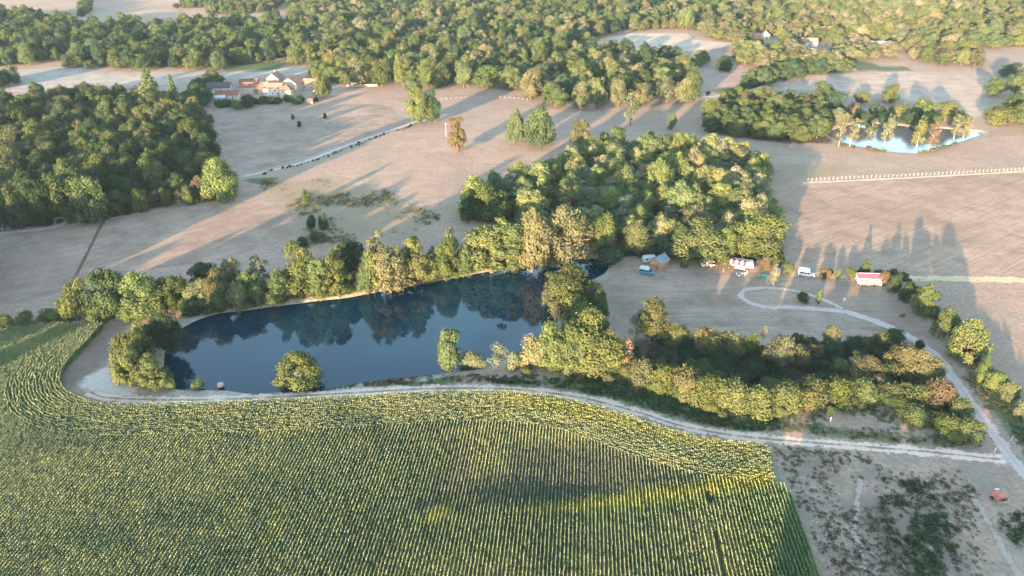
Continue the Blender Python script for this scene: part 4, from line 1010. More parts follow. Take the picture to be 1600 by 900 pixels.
R_PINK = mat('faded_tiles', (0.29, 0.155, 0.115), rough=0.85, var=0.22); R_DARK = mat('dark_slate_roof', (0.09, 0.078, 0.078), rough=0.7, var=0.2)
GLASS = mat('window_glass', (0.03, 0.04, 0.05), rough=0.12, spec=0.6); FRAME = mat('window_frame', (0.7, 0.68, 0.64), rough=0.6)
DOOR = mat('wood_door', (0.20, 0.12, 0.07), rough=0.7); SHUT = mat('blue_shutter', (0.28, 0.34, 0.38), rough=0.7)
def opening(root, L, W, side, u, z, w, h, door=False):
    """side 0..3: front, right, back, left of the plan"""
    if side in (0, 2):
        sg = -1 if side == 0 else 1
        c = (u * L / 2, sg * (W / 2 + 0.02), z + h / 2); d = (w, 0.10, h)
    else:
        sg = 1 if side == 1 else -1
        c = (sg * (L / 2 + 0.02), u * W / 2, z + h / 2); d = (0.10, w, h)
    o = MB().box(c, d).build('door' if door else 'window', DOOR if door else FRAME, root)
    k = 0.82
    c2 = tuple(c[i] + (0.03 * sg if (d[i] == 0.10) else 0) for i in range(3)); d2 = tuple(q if q == 0.10 else q * k for q in d)
    if not door: MB().box(c2, d2).build('pane', GLASS, o)
    else: MB().tube((c2[0], c2[1], z + h * 0.45), (c2[0], c2[1] + 0.001, z + h * 0.45 + 0.12), 0.03, 0.03, 6).build('handle', FRAME, o)
def house(name, label, cat, px, py, L, W, eave, ridge, rot, wm, rm, wins=(), doors=(), chimney=None, group=None, hip=0.0):
    x, y = G(px, py)
    root = tag(empty(name, (x, y, 0), math.radians(rot)), label, cat, group)
    a, b = L / 2, W / 2
    mb = MB()
    hx = a - hip
    mb.add([(-a, -b, 0), (a, -b, 0), (a, b, 0), (-a, b, 0), (-a, -b, eave), (a, -b, eave), (a, b, eave), (-a, b, eave), (-hx, 0, ridge), (hx, 0, ridge)],
           [(0, 1, 5, 4), (2, 3, 7, 6), (1, 2, 6, 9, 5) if not hip else (1, 2, 6, 5), (3, 0, 4, 8, 7) if not hip else (3, 0, 4, 7), (0, 3, 2, 1)] + ([] if not hip else [(4, 5, 6, 7)]))
    mb.build('wall', wm, root)
    o = 0.35; t = 0.16; sl = (ridge - eave) / b
    rb = MB()
    for z0 in (0,):
        lo = eave - sl * o + 0.04
        if not hip:
            for sg in (-1, 1):
                y0 = sg * (b + o)
                vs = [(-a - o, y0, lo), (a + o, y0, lo), (a + o, 0, ridge + 0.04), (-a - o, 0, ridge + 0.04)]
                vs += [(p[0], p[1], p[2] + t) for p in vs]
                rb.add(vs, ((0, 1, 2, 3), (4, 5, 6, 7), (0, 1, 5, 4), (1, 2, 6, 5), (2, 3, 7, 6), (3, 0, 4, 7)))
        else:
            A = [(-a - o, -b - o, lo), (a + o, -b - o, lo), (a + o, b + o, lo), (-a - o, b + o, lo), (-hx, 0, ridge + t), (hx, 0, ridge + t)]
            rb.add(A, ((0, 1, 5, 4), (2, 3, 4, 5), (1, 2, 5), (3, 0, 4), (3, 2, 1, 0)))
    ro = rb.build('roof', rm, root)
    # rows of tiles: thin courses standing proud of each slope
    if not hip:
        n = max(4, int(W / 0.9))
        cb = MB()
        for sg in (-1, 1):
            for k in range(n):
                f0 = k / n; yy = sg * (b + o) * (1 - f0 - 0.5 / n); zz = lo + (ridge + 0.04 - lo) * (f0 + 0.5 / n) + t
                cb.box((0, yy, zz + 0.005), (L + 2 * o - 0.06, 0.12, 0.10))
        cb.build('tile_course', rm, ro)
        MB().tube((-a - o, 0, ridge + t + 0.05), (a + o, 0, ridge + t + 0.05), 0.15, 0.15, 6).build('ridge_tile', rm, ro)
    if chimney is not None:
        MB().box((chimney * a, 0.3 * b, ridge + 0.5), (0.8, 0.6, 1.5)).build('chimney', W_STONE, ro)
    for q in wins: opening(root, L, W, *q)
    for q in doors: opening(root, L, W, *q, door=True)
    return root
rowf = lambda n, z=1.0, w=0.9, h=1.2: [(0, -0.8 + 1.6 * i / max(1, n - 1), z, w, h) for i in range(n)]
HG = 'houses of the hamlet'
house('house', 'long house with dark slate roof beside the hamlet trees', 'house', 344, 143, 15, 7, 3.2, 6.0, 8, W_WHITE, R_DARK, rowf(4) + [(1, 0.0, 1.2, 1, 1.2)], [(0, 0.25, 0, 1, 2.1)], 0.5, HG)
house('house', 'low orange-roofed house below the dark-roofed house', 'house', 357, 154, 14, 6.5, 2.8, 5.0, 8, W_WHITE, R_TERRA, rowf(3), [(0, 0.5, 0, 1, 2.1)], -0.6, HG)
house('shed', 'small white lean-to shed below the orange-roofed house', 'shed', 345, 157, 6, 4, 2.2, 3.2, 15, W_WHITE, mat('white_sheet', (0.55, 0.54, 0.52)), [(0, 0.3, 0.9, 0.9, 0.8)], [(0, -0.4, 0, 0.9, 1.9)], None, HG)
house('barn', 'long terracotta-roofed barn row in the hamlet', 'barn', 399, 144, 17, 9, 4.0, 6.4, 4, W_CREAM, R_TERRA, rowf(3, 1.6), [(0, 0.2, 0, 2.6, 3.0)], None, HG)
house('house', 'white-fronted house joined to the gabled tower house', 'house', 429, 147, 12, 8, 4.6, 7.0, 2, W_WHITE, R_PINK, rowf(4, 2.6, 0.9, 1.3) + rowf(3, 0.8, 0.9, 1.2), [(0, 0.6, 0, 1, 2.1)], -0.7, HG)
house('house', 'tall narrow white house with hipped terracotta roof', 'house', 449, 152, 7, 7, 5.2, 8.0, 2, W_WHITE, R_TERRA, [(0, -0.4, 3.2, 0.9, 1.3), (0, 0.4, 3.2, 0.9, 1.3), (0, 0.45, 0.9, 0.9, 1.2)], [(0, -0.35, 0, 1, 2.1)], None, HG, 3.0)
house('house', 'highest pinkish house at the back of the hamlet', 'house', 432, 134, 9, 9, 5.6, 9.0, 80, mat('pink_render', (0.38, 0.26, 0.21), rough=0.85), R_PINK, [(3, -0.4, 3.2, 1, 1.3), (3, 0.4, 3.2, 1, 1.3)], [(3, 0, 0, 1, 2.1)], 0.7, HG)
house('barn', 'big cream gabled barn behind the white houses', 'barn', 461, 139, 12, 13, 4.6, 8.2, 70, W_CREAM, R_PINK, [(3, -0.5, 1.2, 1, 1.2)], [(3, 0.2, 0, 3.0, 3.2)], None, HG)
house('house', 'cream house partly behind the pale tree in the hamlet', 'house', 491, 138, 13, 8, 3.6, 6.2, -4, W_CREAM, R_PINK, rowf(4), [(0, 0.0, 0, 1, 2.1)], 0.4, HG)
house('shed', 'low rust-roofed outbuilding behind the long barn', 'shed', 390, 133, 12, 6, 2.6, 4.2, 6, W_STONE, mat('rust_sheet', (0.20, 0.11, 0.09), var=0.25), rowf(2), [(0, 0, 0, 2, 2.2)], None, HG)
house('shed', 'tiny grey hut standing below the hamlet garden', 'shed', 485, 162, 3, 2.4, 2.0, 2.9, 10, W_STONE, mat('rust_sheet', (0.20, 0.11, 0.09)), [(0, 0.4, 0.8, 0.6, 0.6)], [(0, -0.3, 0, 0.8, 1.8)], None, HG)
house('outhouse', 'small white outhouse on the track below the cream house', 'shed', 495, 148, 3.4, 2.6, 2.0, 2.8, 30, W_WHITE, W_WHITE, [(0, 0.4, 0.8, 0.6, 0.6)], [(0, -0.3, 0, 0.8, 1.8)], None, HG)
house('shed', 'small pale-roofed shed beside the long garden wall', 'shed', 556, 131, 5.5, 3, 2.1, 2.9, 0, W_WHITE, R_PINK, [(0, 0.3, 0.8, 0.8, 0.7)], [(0, -0.4, 0, 0.8, 1.8)], None, HG)
house('house', 'stone house half hidden by trees behind the garden wall', 'house', 538, 116, 9, 7, 3.2, 5.6, 0, W_CREAM, R_PINK, rowf(3), [(0, 0.1, 0, 1, 2.1)], None, HG)
VG = 'houses of the far village'
house('house', 'far village house with dull red roof among trees', 'house', 1175, 63, 14, 8, 3.6, 6.6, -10, W_WHITE, mat('dull_red_tiles', (0.30, 0.15, 0.14), rough=0.8), rowf(3), [(0, 0.1, 0, 1, 2.1)], None, VG)
house('house', 'far village house with pale white gable', 'house', 1195, 60, 9, 8, 3.8, 6.8, 75, W_WHITE, R_PINK, [(3, 0.3, 1, 1, 1.2)], [(3, -0.3, 0, 1, 2.1)], None, VG)
house('house', 'far village house with pinkish roof above a white shed', 'house', 1263, 71, 14, 8, 3.6, 6.4, -12, W_WHITE, R_PINK, rowf(3), [(0, 0.1, 0, 1, 2.1)], None, VG)
house('shed', 'white shed below the pinkish-roofed village house', 'shed', 1266, 84, 8, 5, 2.6, 4.0, 30, W_WHITE, mat('white_sheet', (0.55, 0.54, 0.52)), rowf(2), [(0, 0, 0, 1, 2)], None, VG)
house('house', 'topmost far village house with broad pink roof', 'house', 1290, 53, 18, 9, 3.6, 6.6, -5, W_CREAM, R_PINK, rowf(4), [(0, 0.1, 0, 1, 2.1)], None, VG)
house('barn', 'long low grey-roofed barn between far trees', 'barn', 1372, 75, 26, 9, 3.4, 5.6, -3, W_CREAM, mat('grey_sheet', (0.42, 0.42, 0.44), rough=0.6), rowf(4), [(0, 0.1, 0, 3, 2.8)], None, VG)
def garden_wall():
    p = [G(542, 135.5), G(590, 134.5)]
    x, y = (p[0][0] + p[1][0]) / 2, (p[0][1] + p[1][1]) / 2
    L = math.hypot(p[1][0] - p[0][0], p[1][1] - p[0][1]); rz = math.atan2(p[1][1] - p[0][1], p[1][0] - p[0][0])
    root = tag(empty('garden_wall', (x, y, 0), rz), 'long low cream garden wall at the hamlet meadow edge', 'wall')
    MB().box((0, 0, 0.7), (L, 0.35, 1.4)).build('masonry', W_CREAM, root)
    MB().box((0, 0, 1.45), (L + 0.1, 0.5, 0.12)).build('coping', R_PINK, root)
garden_wall()

# ------------------------------------------------------------------ vehicles and camp
TYRE = mat('tyre_rubber', (0.02, 0.02, 0.02), rough=0.85); RIM = mat('wheel_rim', (0.45, 0.45, 0.46), rough=0.4, metal=0.6)
VW = mat('white_body', (0.52, 0.52, 0.52), rough=0.35, var=0.05, spec=0.5); TEAL = mat('teal_body', (0.05, 0.20, 0.27), rough=0.3, var=0.08, spec=0.5)
SILVER = mat('silver_blue_body', (0.42, 0.50, 0.58), rough=0.3, var=0.06, spec=0.5); LAMP = mat('lamp_glass', (0.7, 0.68, 0.6), rough=0.15, spec=0.6); REDL = mat('tail_lamp', (0.4, 0.03, 0.02), rough=0.3)
def wheels(root, xs, half, r=0.33, w=0.2):
    for x in xs:
        for sg in (-1, 1):
            tw = MB().tube((x, sg * (half - w), r), (x, sg * half, r), r, r, 14).build('wheel', TYRE, root)
            MB().tube((x, sg * (half - 0.02), r), (x, sg * (half + 0.015), r), r * 0.6, r * 0.55, 10).build('rim', RIM, tw)
def pane(root, name, corners, m=None): MB().add(corners, [(0, 1, 2, 3)]).build(name, m or GLASS, root)
def side_panes(root, spans, half, z0, z1, top=None):
    for x0, x1 in spans:
        for sg in (-1, 1):
            MB().box(((x0 + x1) / 2, sg * half, (z0 + z1) / 2), (x1 - x0, 0.03, z1 - z0)).build('side_window', GLASS, root)
def van(name, label, cat, px, py, rot, body, roof=None, L=5.0, W=1.9, H=2.0, high=0.0, group=None):
    x, y = G(px, py); root = tag(empty(name, (x, y, 0), math.radians(rot)), label, cat, group)
    a = L / 2; c = 1.02
    prof = [(-a, 0.35), (a - 0.05, 0.35), (a, 0.6), (a - 0.05, 0.95), (a - 0.75, 1.12), (a - 1.55, H - 0.1), (a - 1.8, H), (-a + 0.15, H), (-a, H - 0.15)]
    MB().extrude(prof, W, 0, lambda z: W / 2 - max(0, z - 1.0) * 0.11).build('body', body, root, 0.05)
    hw = W / 2 - 0.08
    x0, z0, x1, z1 = a - 0.78, 1.18, a - 1.5, H - 0.16
    pane(root, 'windscreen', [(x0 + 0.03, -hw, z0), (x0 + 0.03, hw, z0), (x1 + 0.05, hw - 0.1, z1), (x1 + 0.05, -hw + 0.1, z1)])
    side_panes(root, [(a - 2.3, a - 1.5), (-0.5, a - 2.45), (-a + 0.35, -0.65)], W / 2 - 0.045, 1.18, 1.66)
    MB().box((-a - 0.01, 0, 1.42), (0.03, W * 0.7, 0.5)).build('rear_window', GLASS, root)
    for sg in (-1, 1):
        MB().box((a - 0.02, sg * (W / 2 - 0.25), 0.78), (0.08, 0.28, 0.18)).build('headlight', LAMP, root)
        MB().box((-a, sg * (W / 2 - 0.14), 0.95), (0.06, 0.14, 0.35)).build('tail_light', REDL, root)
    MB().box((a, 0, 0.48), (0.14, W * 0.96, 0.2)).build('bumper', TYRE, root)
    if high: 
        pr = [(-a + 0.1, H - 0.03), (a - 1.6, H - 0.03), (a - 1.75, H + high * 0.7), (a - 2.1, H + high), (-a + 0.4, H + high), (-a + 0.1, H + high * 0.75)]
        ro = MB().extrude(pr, W - 0.2, 0, lambda z: W / 2 - 0.13 - max(0, z - H) * 0.2).build('raised_roof', roof, root, 0.06)
        MB().box((a - 1.76, 0, H + high * 0.38), (0.04, W * 0.5, high * 0.4)).build('roof_window', GLASS, ro)
    wheels(root, (a - 0.85, -a + 0.95), W / 2 + 0.01)
    return root
def hatch(name, label, px, py, rot, body):
    x, y = G(px, py); root = tag(empty(name, (x, y, 0), math.radians(rot)), label, 'car')
    L, W = 4.2, 1.75; a = L / 2
    prof = [(-a, 0.35), (a - 0.05, 0.3), (a, 0.6), (a - 0.1, 0.78), (a - 1.05, 0.95), (-a + 0.05, 0.98), (-a - 0.02, 0.7)]
    MB().extrude(prof, W).build('body', body, root, 0.07)
    cp = [(a - 1.05, 0.93), (a - 1.75, 1.42), (a - 2.3, 1.48), (-a + 0.6, 1.44), (-a + 0.08, 0.95)]
    MB().extrude(cp, W, 0, lambda z: W / 2 - 0.06 - max(0, z - 0.95) * 0.42).build('cabin', body, root, 0.04)
    for nm, p, q in (('windscreen', (a - 1.12, 1.0), (a - 1.66, 1.38)), ('rear_window', (-a + 0.13, 1.04), (-a + 0.52, 1.38))):
        s = 0.03 if nm == 'windscreen' else -0.04
        pane(root, nm, [(p[0] + s, -0.72, p[1]), (p[0] + s, 0.72, p[1]), (q[0] + s, 0.6, q[1] + 0.01), (q[0] + s, -0.6, q[1] + 0.01)])
    side_panes(root, [(-0.05, 0.75), (-1.3, -0.15)], W / 2 - 0.14, 1.02, 1.32)
    for sg in (-1, 1):
        MB().box((a - 0.06, sg * 0.62, 0.68), (0.12, 0.3, 0.14)).build('headlight', LAMP, root)
        MB().box((-a + 0.0, sg * 0.68, 0.78), (0.08, 0.2, 0.22)).build('tail_light', REDL, root)
    wheels(root, (a - 0.8, -a + 0.75), W / 2 + 0.01, 0.3)
def caravan(name, label, px, py, rot, L=5.5, W=2.2, H=2.5, stripes=None, doorcol=None, open_side=False, cat='caravan'):
    x, y = G(px, py); root = tag(empty(name, (x, y, 0), math.radians(rot)), label, cat)
    a = L / 2
    prof = [(-a, 0.55), (-a + 0.2, 0.42), (a - 0.2, 0.42), (a, 0.55), (a + 0.08, 1.2), (a - 0.18, H - 0.25), (a - 0.55, H), (-a + 0.55, H), (-a + 0.18, H - 0.25), (-a - 0.08, 1.2)]
    MB().extrude(prof, W).build('body', VW, root, 0.06)
    for u in (-0.55, 0.55):
        if not (open_side and u > 0): MB().box((u * a, -W / 2 - 0.012, 1.55), (1.0, 0.04, 0.6)).build('window', GLASS, root)
    MB().box((a + 0.0, 0, 1.62), (0.09, W * 0.7, 0.5)).build('front_window', GLASS, root)
    d = MB().box((0.05, -W / 2 - 0.015, 1.35), (0.65, 0.04, 1.75)).build('door', doorcol or VW, root); MB().box((0.3, -W / 2 - 0.05, 1.3), (0.1, 0.04, 0.04)).build('handle', TYRE, d)
    MB().box((0.2, 0, H + 0.06), (0.7, 0.7, 0.12)).build('roof_hatch', FRAME, root)
    mb = MB()
    for sg in (-1, 1): mb.tube((a - 0.1, sg * 0.6, 0.45), (a + 1.2, 0, 0.45), 0.05, 0.05, 6)
    mb.build('drawbar', RIM, root)
    wheels(root, (0,), W / 2 + 0.01, 0.31)
    return root
# camper with the grey cabin
van('campervan', 'teal campervan with white raised roof parked by the grey-roofed cabin', 'van', 1010, 428, -25, TEAL, VW, 5.0, 1.95, 1.9, 0.75)
r = house('cabin', 'wooden cabin with grey gable roof at the wood edge', 'cabin', 1030, 416, 5.6, 4.4, 2.3, 3.9, 50, mat('orange_planks', (0.42, 0.21, 0.12), rough=0.8, var=0.2), mat('grey_felt_roof', (0.24, 0.25, 0.29), rough=0.7), [(3, 0.45, 0.9, 0.8, 0.8)], [(3, -0.3, 0, 0.9, 1.9)])
caravan('caravan', 'old grey-white caravan tucked behind the teal campervan', 1014, 409, 15, 4.8, 2.1, 2.4)
caravan('caravan', 'small white caravan with open red door at the wood edge', 1105, 416, 0, 4.6, 2.2, 2.5, doorcol=mat('red_door', (0.42, 0.07, 0.08), rough=0.5), open_side=True)
def opening_dark():
    x, y = G(1112, 417)
    root = tag(empty('awning_tent', (x + 0.3, y - 1.3, 0), 0), 'small dark porch awning on the red-doored caravan', 'awning')
    mb = MB()
    for sx in (-1, 1): mb.tube((sx * 0.9, -0.7, 0), (sx * 0.9, -0.7, 1.8), 0.03, 0.03, 6)
    mb.build('pole', RIM, root)
    MB().add([(-0.95, -0.75, 1.8), (0.95, -0.75, 1.8), (0.95, 0.7, 2.1), (-0.95, 0.7, 2.1), (-0.95, -0.75, 1.84), (0.95, -0.75, 1.84), (0.95, 0.7, 2.14), (-0.95, 0.7, 2.14)], ((0, 1, 2, 3), (4, 5, 6, 7), (0, 1, 5, 4), (1, 2, 6, 5), (2, 3, 7, 6), (3, 0, 4, 7))).build('canopy', mat('dark_canvas', (0.05, 0.05, 0.055), rough=0.9), root)
opening_dark()
caravan('caravan', 'long white caravan under the striped awning', 1160, 417, -22, 7.2, 2.4, 2.6)
def striped_awning():
    x, y = G(1156, 421)
    root = tag(empty('striped_awning', (x - 0.4, y + 0.4, 0), math.radians(-22)), 'maroon and white striped awning beside the long white caravan', 'awning')
    brown = mat('maroon_canvas', (0.24, 0.07, 0.07), rough=0.9); wh = mat('white_canvas', (0.55, 0.53, 0.50), rough=0.9)
    n = 7; L = 6.4
    for i in range(n):
        x0 = -L / 2 + L * i / n; x1 = x0 + L / n
        vs = [(x0, -1.6, 2.05), (x1, -1.6, 2.05), (x1, 0.1, 2.85), (x0, 0.1, 2.85), (x1, 1.8, 2.75), (x0, 1.8, 2.75)]
        vs += [(a, b, c + 0.04) for a, b, c in vs]
        MB().add(vs, ((0, 1, 2, 3), (3, 2, 4, 5), (6, 7, 8, 9), (9, 8, 10, 11), (0, 1, 7, 6), (4, 5, 11, 10), (0, 3, 9, 6), (3, 5, 11, 9), (1, 2, 8, 7), (2, 4, 10, 8))).build('stripe_panel', brown if i in (1, 3, 5) else wh, root)
    for sx in (-3.1, 0, 3.1):
        MB().tube((sx, -1.55, 0), (sx, -1.55, 2.07), 0.035, 0.035, 6).build('pole', RIM, root)
        MB().tube((sx, 1.75, 0), (sx, 1.75, 2.77), 0.035, 0.035, 6).build('pole', RIM, root)
    MB().box((0.6, -1.62, 1.35), (3.4, 0.03, 1.3)).build('side_wall', mat('grey_canvas', (0.45, 0.46, 0.46), rough=0.9), root)
striped_awning()
PLW = mat('white_plastic', (0.6, 0.6, 0.59), rough=0.5)
def garden_chair(px, py, rot):
    x, y = G(px, py); root = tag(empty('garden_chair', (x, y, 0), math.radians(rot)), 'white plastic garden chair in front of the striped awning', 'chair', 'garden chairs at the striped awning')
    MB().box((0, 0, 0.44), (0.5, 0.5, 0.05)).build('seat', PLW, root); MB().box((0, 0.25, 0.72), (0.5, 0.05, 0.55)).build('backrest', PLW, root)
    for sx in (-1, 1):
        MB().box((sx * 0.25, 0.02, 0.64), (0.05, 0.46, 0.05)).build('armrest', PLW, root)
        for sy in (-1, 1): MB().box((sx * 0.22, sy * 0.22, 0.21), (0.05, 0.05, 0.43)).build('leg', PLW, root)
for q in ((1151, 431, 20), (1154, 433, 200), (1164, 430, 100), (1166, 427.5, -60)): garden_chair(*q)
def table(px, py):
    x, y = G(px, py); root = tag(empty('garden_table', (x, y, 0), 0.3), 'white plastic garden table among the chairs', 'table')
    MB().tube((0, 0, 0.70), (0, 0, 0.74), 0.6, 0.6, 16).build('tabletop', PLW, root)
    for k in range(4): MB().tube((0.4 * math.cos(k * 1.57), 0.4 * math.sin(k * 1.57), 0), (0.3 * math.cos(k * 1.57), 0.3 * math.sin(k * 1.57), 0.7), 0.03, 0.03, 6).build('leg', PLW, root)
table(1159, 430)
def boat():
    x, y = G(1193, 433); root = tag(empty('rowing_boat', (x, y, 0), 0.05), 'green rowing boat lying on the camp grass', 'boat')
    st = [(-1.5, 0.45), (-0.9, 0.62), (0, 0.68), (0.9, 0.5), (1.6, 0.04)]
    V = []; F = []
    for xx, w in st:
        V += [(xx, -w, 0.5), (xx, -w * 0.7, 0.05), (xx, 0, 0), (xx, w * 0.7, 0.05), (xx, w, 0.5), (xx, w * 0.88, 0.5), (xx, w * 0.6, 0.14), (xx, 0, 0.1), (xx, -w * 0.6, 0.14), (xx, -w * 0.88, 0.5)]
    for i in range(4):
        for k in range(10): F.append((i * 10 + k, i * 10 + (k + 1) % 10, i * 10 + 10 + (k + 1) % 10, i * 10 + 10 + k))
    F += [tuple(range(10)), tuple(range(40, 50))]
    MB().add(V, F).build('hull', mat('green_hull', (0.03, 0.22, 0.19), rough=0.4), root)
    for xx, w in ((-0.8, 1.05), (0.3, 1.1)): MB().box((xx, 0, 0.4), (0.25, w, 0.04)).build('seat', mat('teal_seat', (0.05, 0.34, 0.30), rough=0.5), root)
boat()
hatch('car', 'silver-blue hatchback parked beside the wood corner', 1215, 427, -115, SILVER)
van('camper_van', 'white camper with overcab box standing alone in the meadow', 'camper', 1259, 431, -18, VW, VW, 5.4, 2.0, 2.0, 0.8)
def mobile_home():
    x, y = G(1355, 441)
    root = tag(empty('mobile_home', (x, y, 0), math.radians(-3), (0.86, 0.86, 0.86)), 'white mobile home with raspberry-red roof and front deck', 'mobile home')
    L, W = 8.6, 3.4; a, b = L / 2, W / 2
    MB().add([(-a, -b, 0.3), (a, -b, 0.3), (a, b, 0.3), (-a, b, 0.3), (-a, -b, 2.6), (a, -b, 2.6), (a, b, 2.6), (-a, b, 2.6), (-a, 0.5, 3.5), (a, 0.5, 3.5)],
             [(0, 1, 5, 4), (2, 3, 7, 6), (1, 2, 6, 9, 5), (3, 0, 4, 8, 7), (0, 3, 2, 1)]).build('wall', mat('white_cladding', (0.60, 0.57, 0.53), rough=0.6), root)
    ro = MB().add([(-a - .3, -b - .5, 2.52), (a + .3, -b - .5, 2.52), (a + .3, .5, 3.56), (-a - .3, .5, 3.56), (-a - .3, -b - .5, 2.62), (a + .3, -b - .5, 2.62), (a + .3, .5, 3.66), (-a - .3, .5, 3.66)],
             ((0, 1, 2, 3), (4, 5, 6, 7), (0, 1, 5, 4), (1, 2, 6, 5), (2, 3, 7, 6), (3, 0, 4, 7))).build('roof', mat('raspberry_sheet', (0.46, 0.09, 0.12), rough=0.5), root)
    MB().add([(-a - .3, .52, 3.57), (a + .3, .52, 3.57), (a + .3, b + .4, 2.6), (-a - .3, b + .4, 2.6), (-a - .3, .52, 3.67), (a + .3, .52, 3.67), (a + .3, b + .4, 2.7), (-a - .3, b + .4, 2.7)],
             ((0, 1, 2, 3), (4, 5, 6, 7), (0, 1, 5, 4), (1, 2, 6, 5), (2, 3, 7, 6), (3, 0, 4, 7))).build('rear_roof', VW, root)
    cb = MB()
    for k in range(14): 
        xx = -a + 0.1 + k * (L - 0.2) / 13
        cb.add([(xx - .04, -b - .49, 2.63), (xx + .04, -b - .49, 2.63), (xx + .04, .48, 3.66), (xx - .04, .48, 3.66), (xx, -b - .49, 2.68), (xx, .48, 3.71)], ((0, 4, 5, 3), (4, 1, 2, 5)))
    cb.build('roof_rib', mat('raspberry_sheet', (0.46, 0.09, 0.12)), ro)
    MB().box((0, .51, 3.70), (L + .6, 0.3, 0.08)).build('ridge_cap', VW, ro)
    for u in (-3.2, -1.2, 2.9):
        o = MB().box((u, -b - 0.02, 1.65), (1.2, 0.08, 0.9)).build('window', FRAME, root); MB().box((u, -b - 0.05, 1.65), (1.0, 0.06, 0.72)).build('pane', GLASS, o)
    o = MB().box((0.9, -b - 0.03, 1.35), (0.9, 0.08, 2.0)).build('door', mat('green_door', (0.25, 0.33, 0.25), rough=0.6), root); MB().box((1.2, -b - 0.09, 1.3), (0.06, 0.06, 0.14)).build('handle', RIM, o)
    WD = mat('deck_wood', (0.33, 0.20, 0.12), rough=0.85, var=0.2)
    dk = empty('deck', (0, 0, 0)); dk.parent = root
    for k in range(9): MB().box((0, -b - 0.2 - k * 0.2, 0.32), (L - 0.6, 0.18, 0.06)).build('plank', WD, dk)
    for k in range(10): 
        if k != 6: MB().box((-a + 0.4 + k * (L - 0.8) / 9, -b - 1.85, 0.75), (0.08, 0.08, 0.9)).build('railing_post', PLW, dk)
    MB().box((-0.6, -b - 1.85, 1.18), (L - 2.0, 0.1, 0.08)).build('handrail', PLW, dk)
    MB().box((a - 0.5, -b - 0.9, 1.2), (0.12, 1.9, 1.7)).build('side_screen', PLW, root)
    for sx in (-3.4, -1.1, 1.1, 3.4):
        MB().box((sx, 0, 0.15), (0.4, W * 0.8, 0.32)).build('support_block', W_STONE, root)
mobile_home()
def small_things():
    STONE = mat('pale_stone', (0.62, 0.58, 0.52), rough=0.9)
    x, y = G(1319, 469); root = tag(empty('gas_bottle', (x, y, 0)), 'small white gas bottle standing beside the lane fork', 'bottle')
    MB().tube((0, 0, 0), (0, 0, 0.75), 0.28, 0.28, 12).build('body', PLW, root, 0.05); MB().tube((0, 0, 0.75), (0, 0, 0.95), 0.12, 0.10, 8).build('valve_collar', PLW, root)
    for px, py, lab in ((1297, 659, 'white marker post in the dry grass below the hedge'), (1204, 692, 'white marker post at the corner of the cornfield'), (1580, 689, 'pale post standing beside the gravel lane'), (1553, 708, 'short yellow-white stake where track meets lane')):
        x, y = G(px, py); root = tag(empty('marker_post', (x, y, 0)), lab, 'post')
        MB().box((0, 0, 0.65), (0.12, 0.12, 1.3), taper=0.85).build('shaft', PLW, root, 0.01); MB().box((0, 0, 1.34), (0.15, 0.15, 0.08)).build('top', PLW, root, 0.01)
    x, y = G(1410, 494); root = tag(empty('log_pile', (x, y, 0), 0.4), 'small dark stack of logs on the grass beside lane', 'logs')
    for k in range(7):
        MB().tube((-0.9, -0.5 + (k % 4) * 0.3 + (0.15 if k > 3 else 0), 0.15 + (0.26 if k > 3 else 0)), (0.9, -0.5 + (k % 4) * 0.3 + (0.15 if k > 3 else 0), 0.15 + (0.26 if k > 3 else 0)), 0.15, 0.14, 8).build('log', M['bark'], root)
    x, y = G(1254, 465)
    root = tag(empty('garden_bench', (x, y + 0.6, 0), 0.2), 'pale wooden bench set in front of the round dark bush', 'bench')
    for k in range(3): MB().box((0, -0.2 - 2.4 + k * 0.16, 0.45), (1.7, 0.13, 0.04)).build('slat', STONE, root)
    for sx in (-1, 1): MB().box((sx * 0.65, -2.45, 0.21), (0.1, 0.42, 0.42)).build('leg', STONE, root)
    for px, lab in ((697, 'thin white pole beside the withered tree'), (1331, 'thin pale pole by the meadow in front of far wood')):
        x, y = G(697, 214) if px == 697 else G(731, 136); root = tag(empty('pole', (x, y, 0)), lab, 'pole')
        MB().tube((0, 0, 0), (0, 0, 7.5), 0.13, 0.09, 8).build('shaft', M['birch'], root); MB().box((0, 0, 7.3), (1.2, 0.1, 0.12)).build('crossarm', M['birch'], root)
    # leaning white stem above the pond's corner
    x, y = G(254, 497); root = tag(empty('dead_tree', (x, y, 0)), 'bleached leaning dead trunk at the pond corner', 'dead tree')
    mb = MB(); mb.tube((0, 0, -0.2), (-1.7, 0.2, 4.2), 0.22, 0.16, 8); mb.tube((-1.7, 0.2, 4.2), (-3.6, 0.3, 7.0), 0.16, 0.05, 8); mb.build('trunk', M['birch'], root)
    for e in ((-3.4, 1.2, 6.2), (-2.6, -0.9, 6.0), (-4.2, 0.0, 5.6)): MB().tube((-1.7, 0.2, 4.2), e, 0.08, 0.02, 6).build('branch', M['birch'], root)
    x, y = G(345, 603); root = tag(empty('boulder', (x, y, 0)), 'pinkish boulder on the near pond bank', 'boulder')
    bm = bmesh.new(); bmesh.ops.create_icosphere(bm, subdivisions=3, radius=0.9)
    for v in bm.verts:
        n = vnoise([v.co.x * 3 + v.co.z * 2], [v.co.y * 3 + v.co.z], 1.2, 3)[0]; v.co *= 0.75 + 0.5 * n; v.co.z = v.co.z * 0.7 + 0.35
    me = bpy.data.meshes.new('rock'); bm.to_mesh(me); bm.free(); me.materials.append(mat('pink_rock', (0.45, 0.30, 0.24), rough=0.9, var=0.2)); link(bpy.data.objects.new('rock', me), root)
small_things()
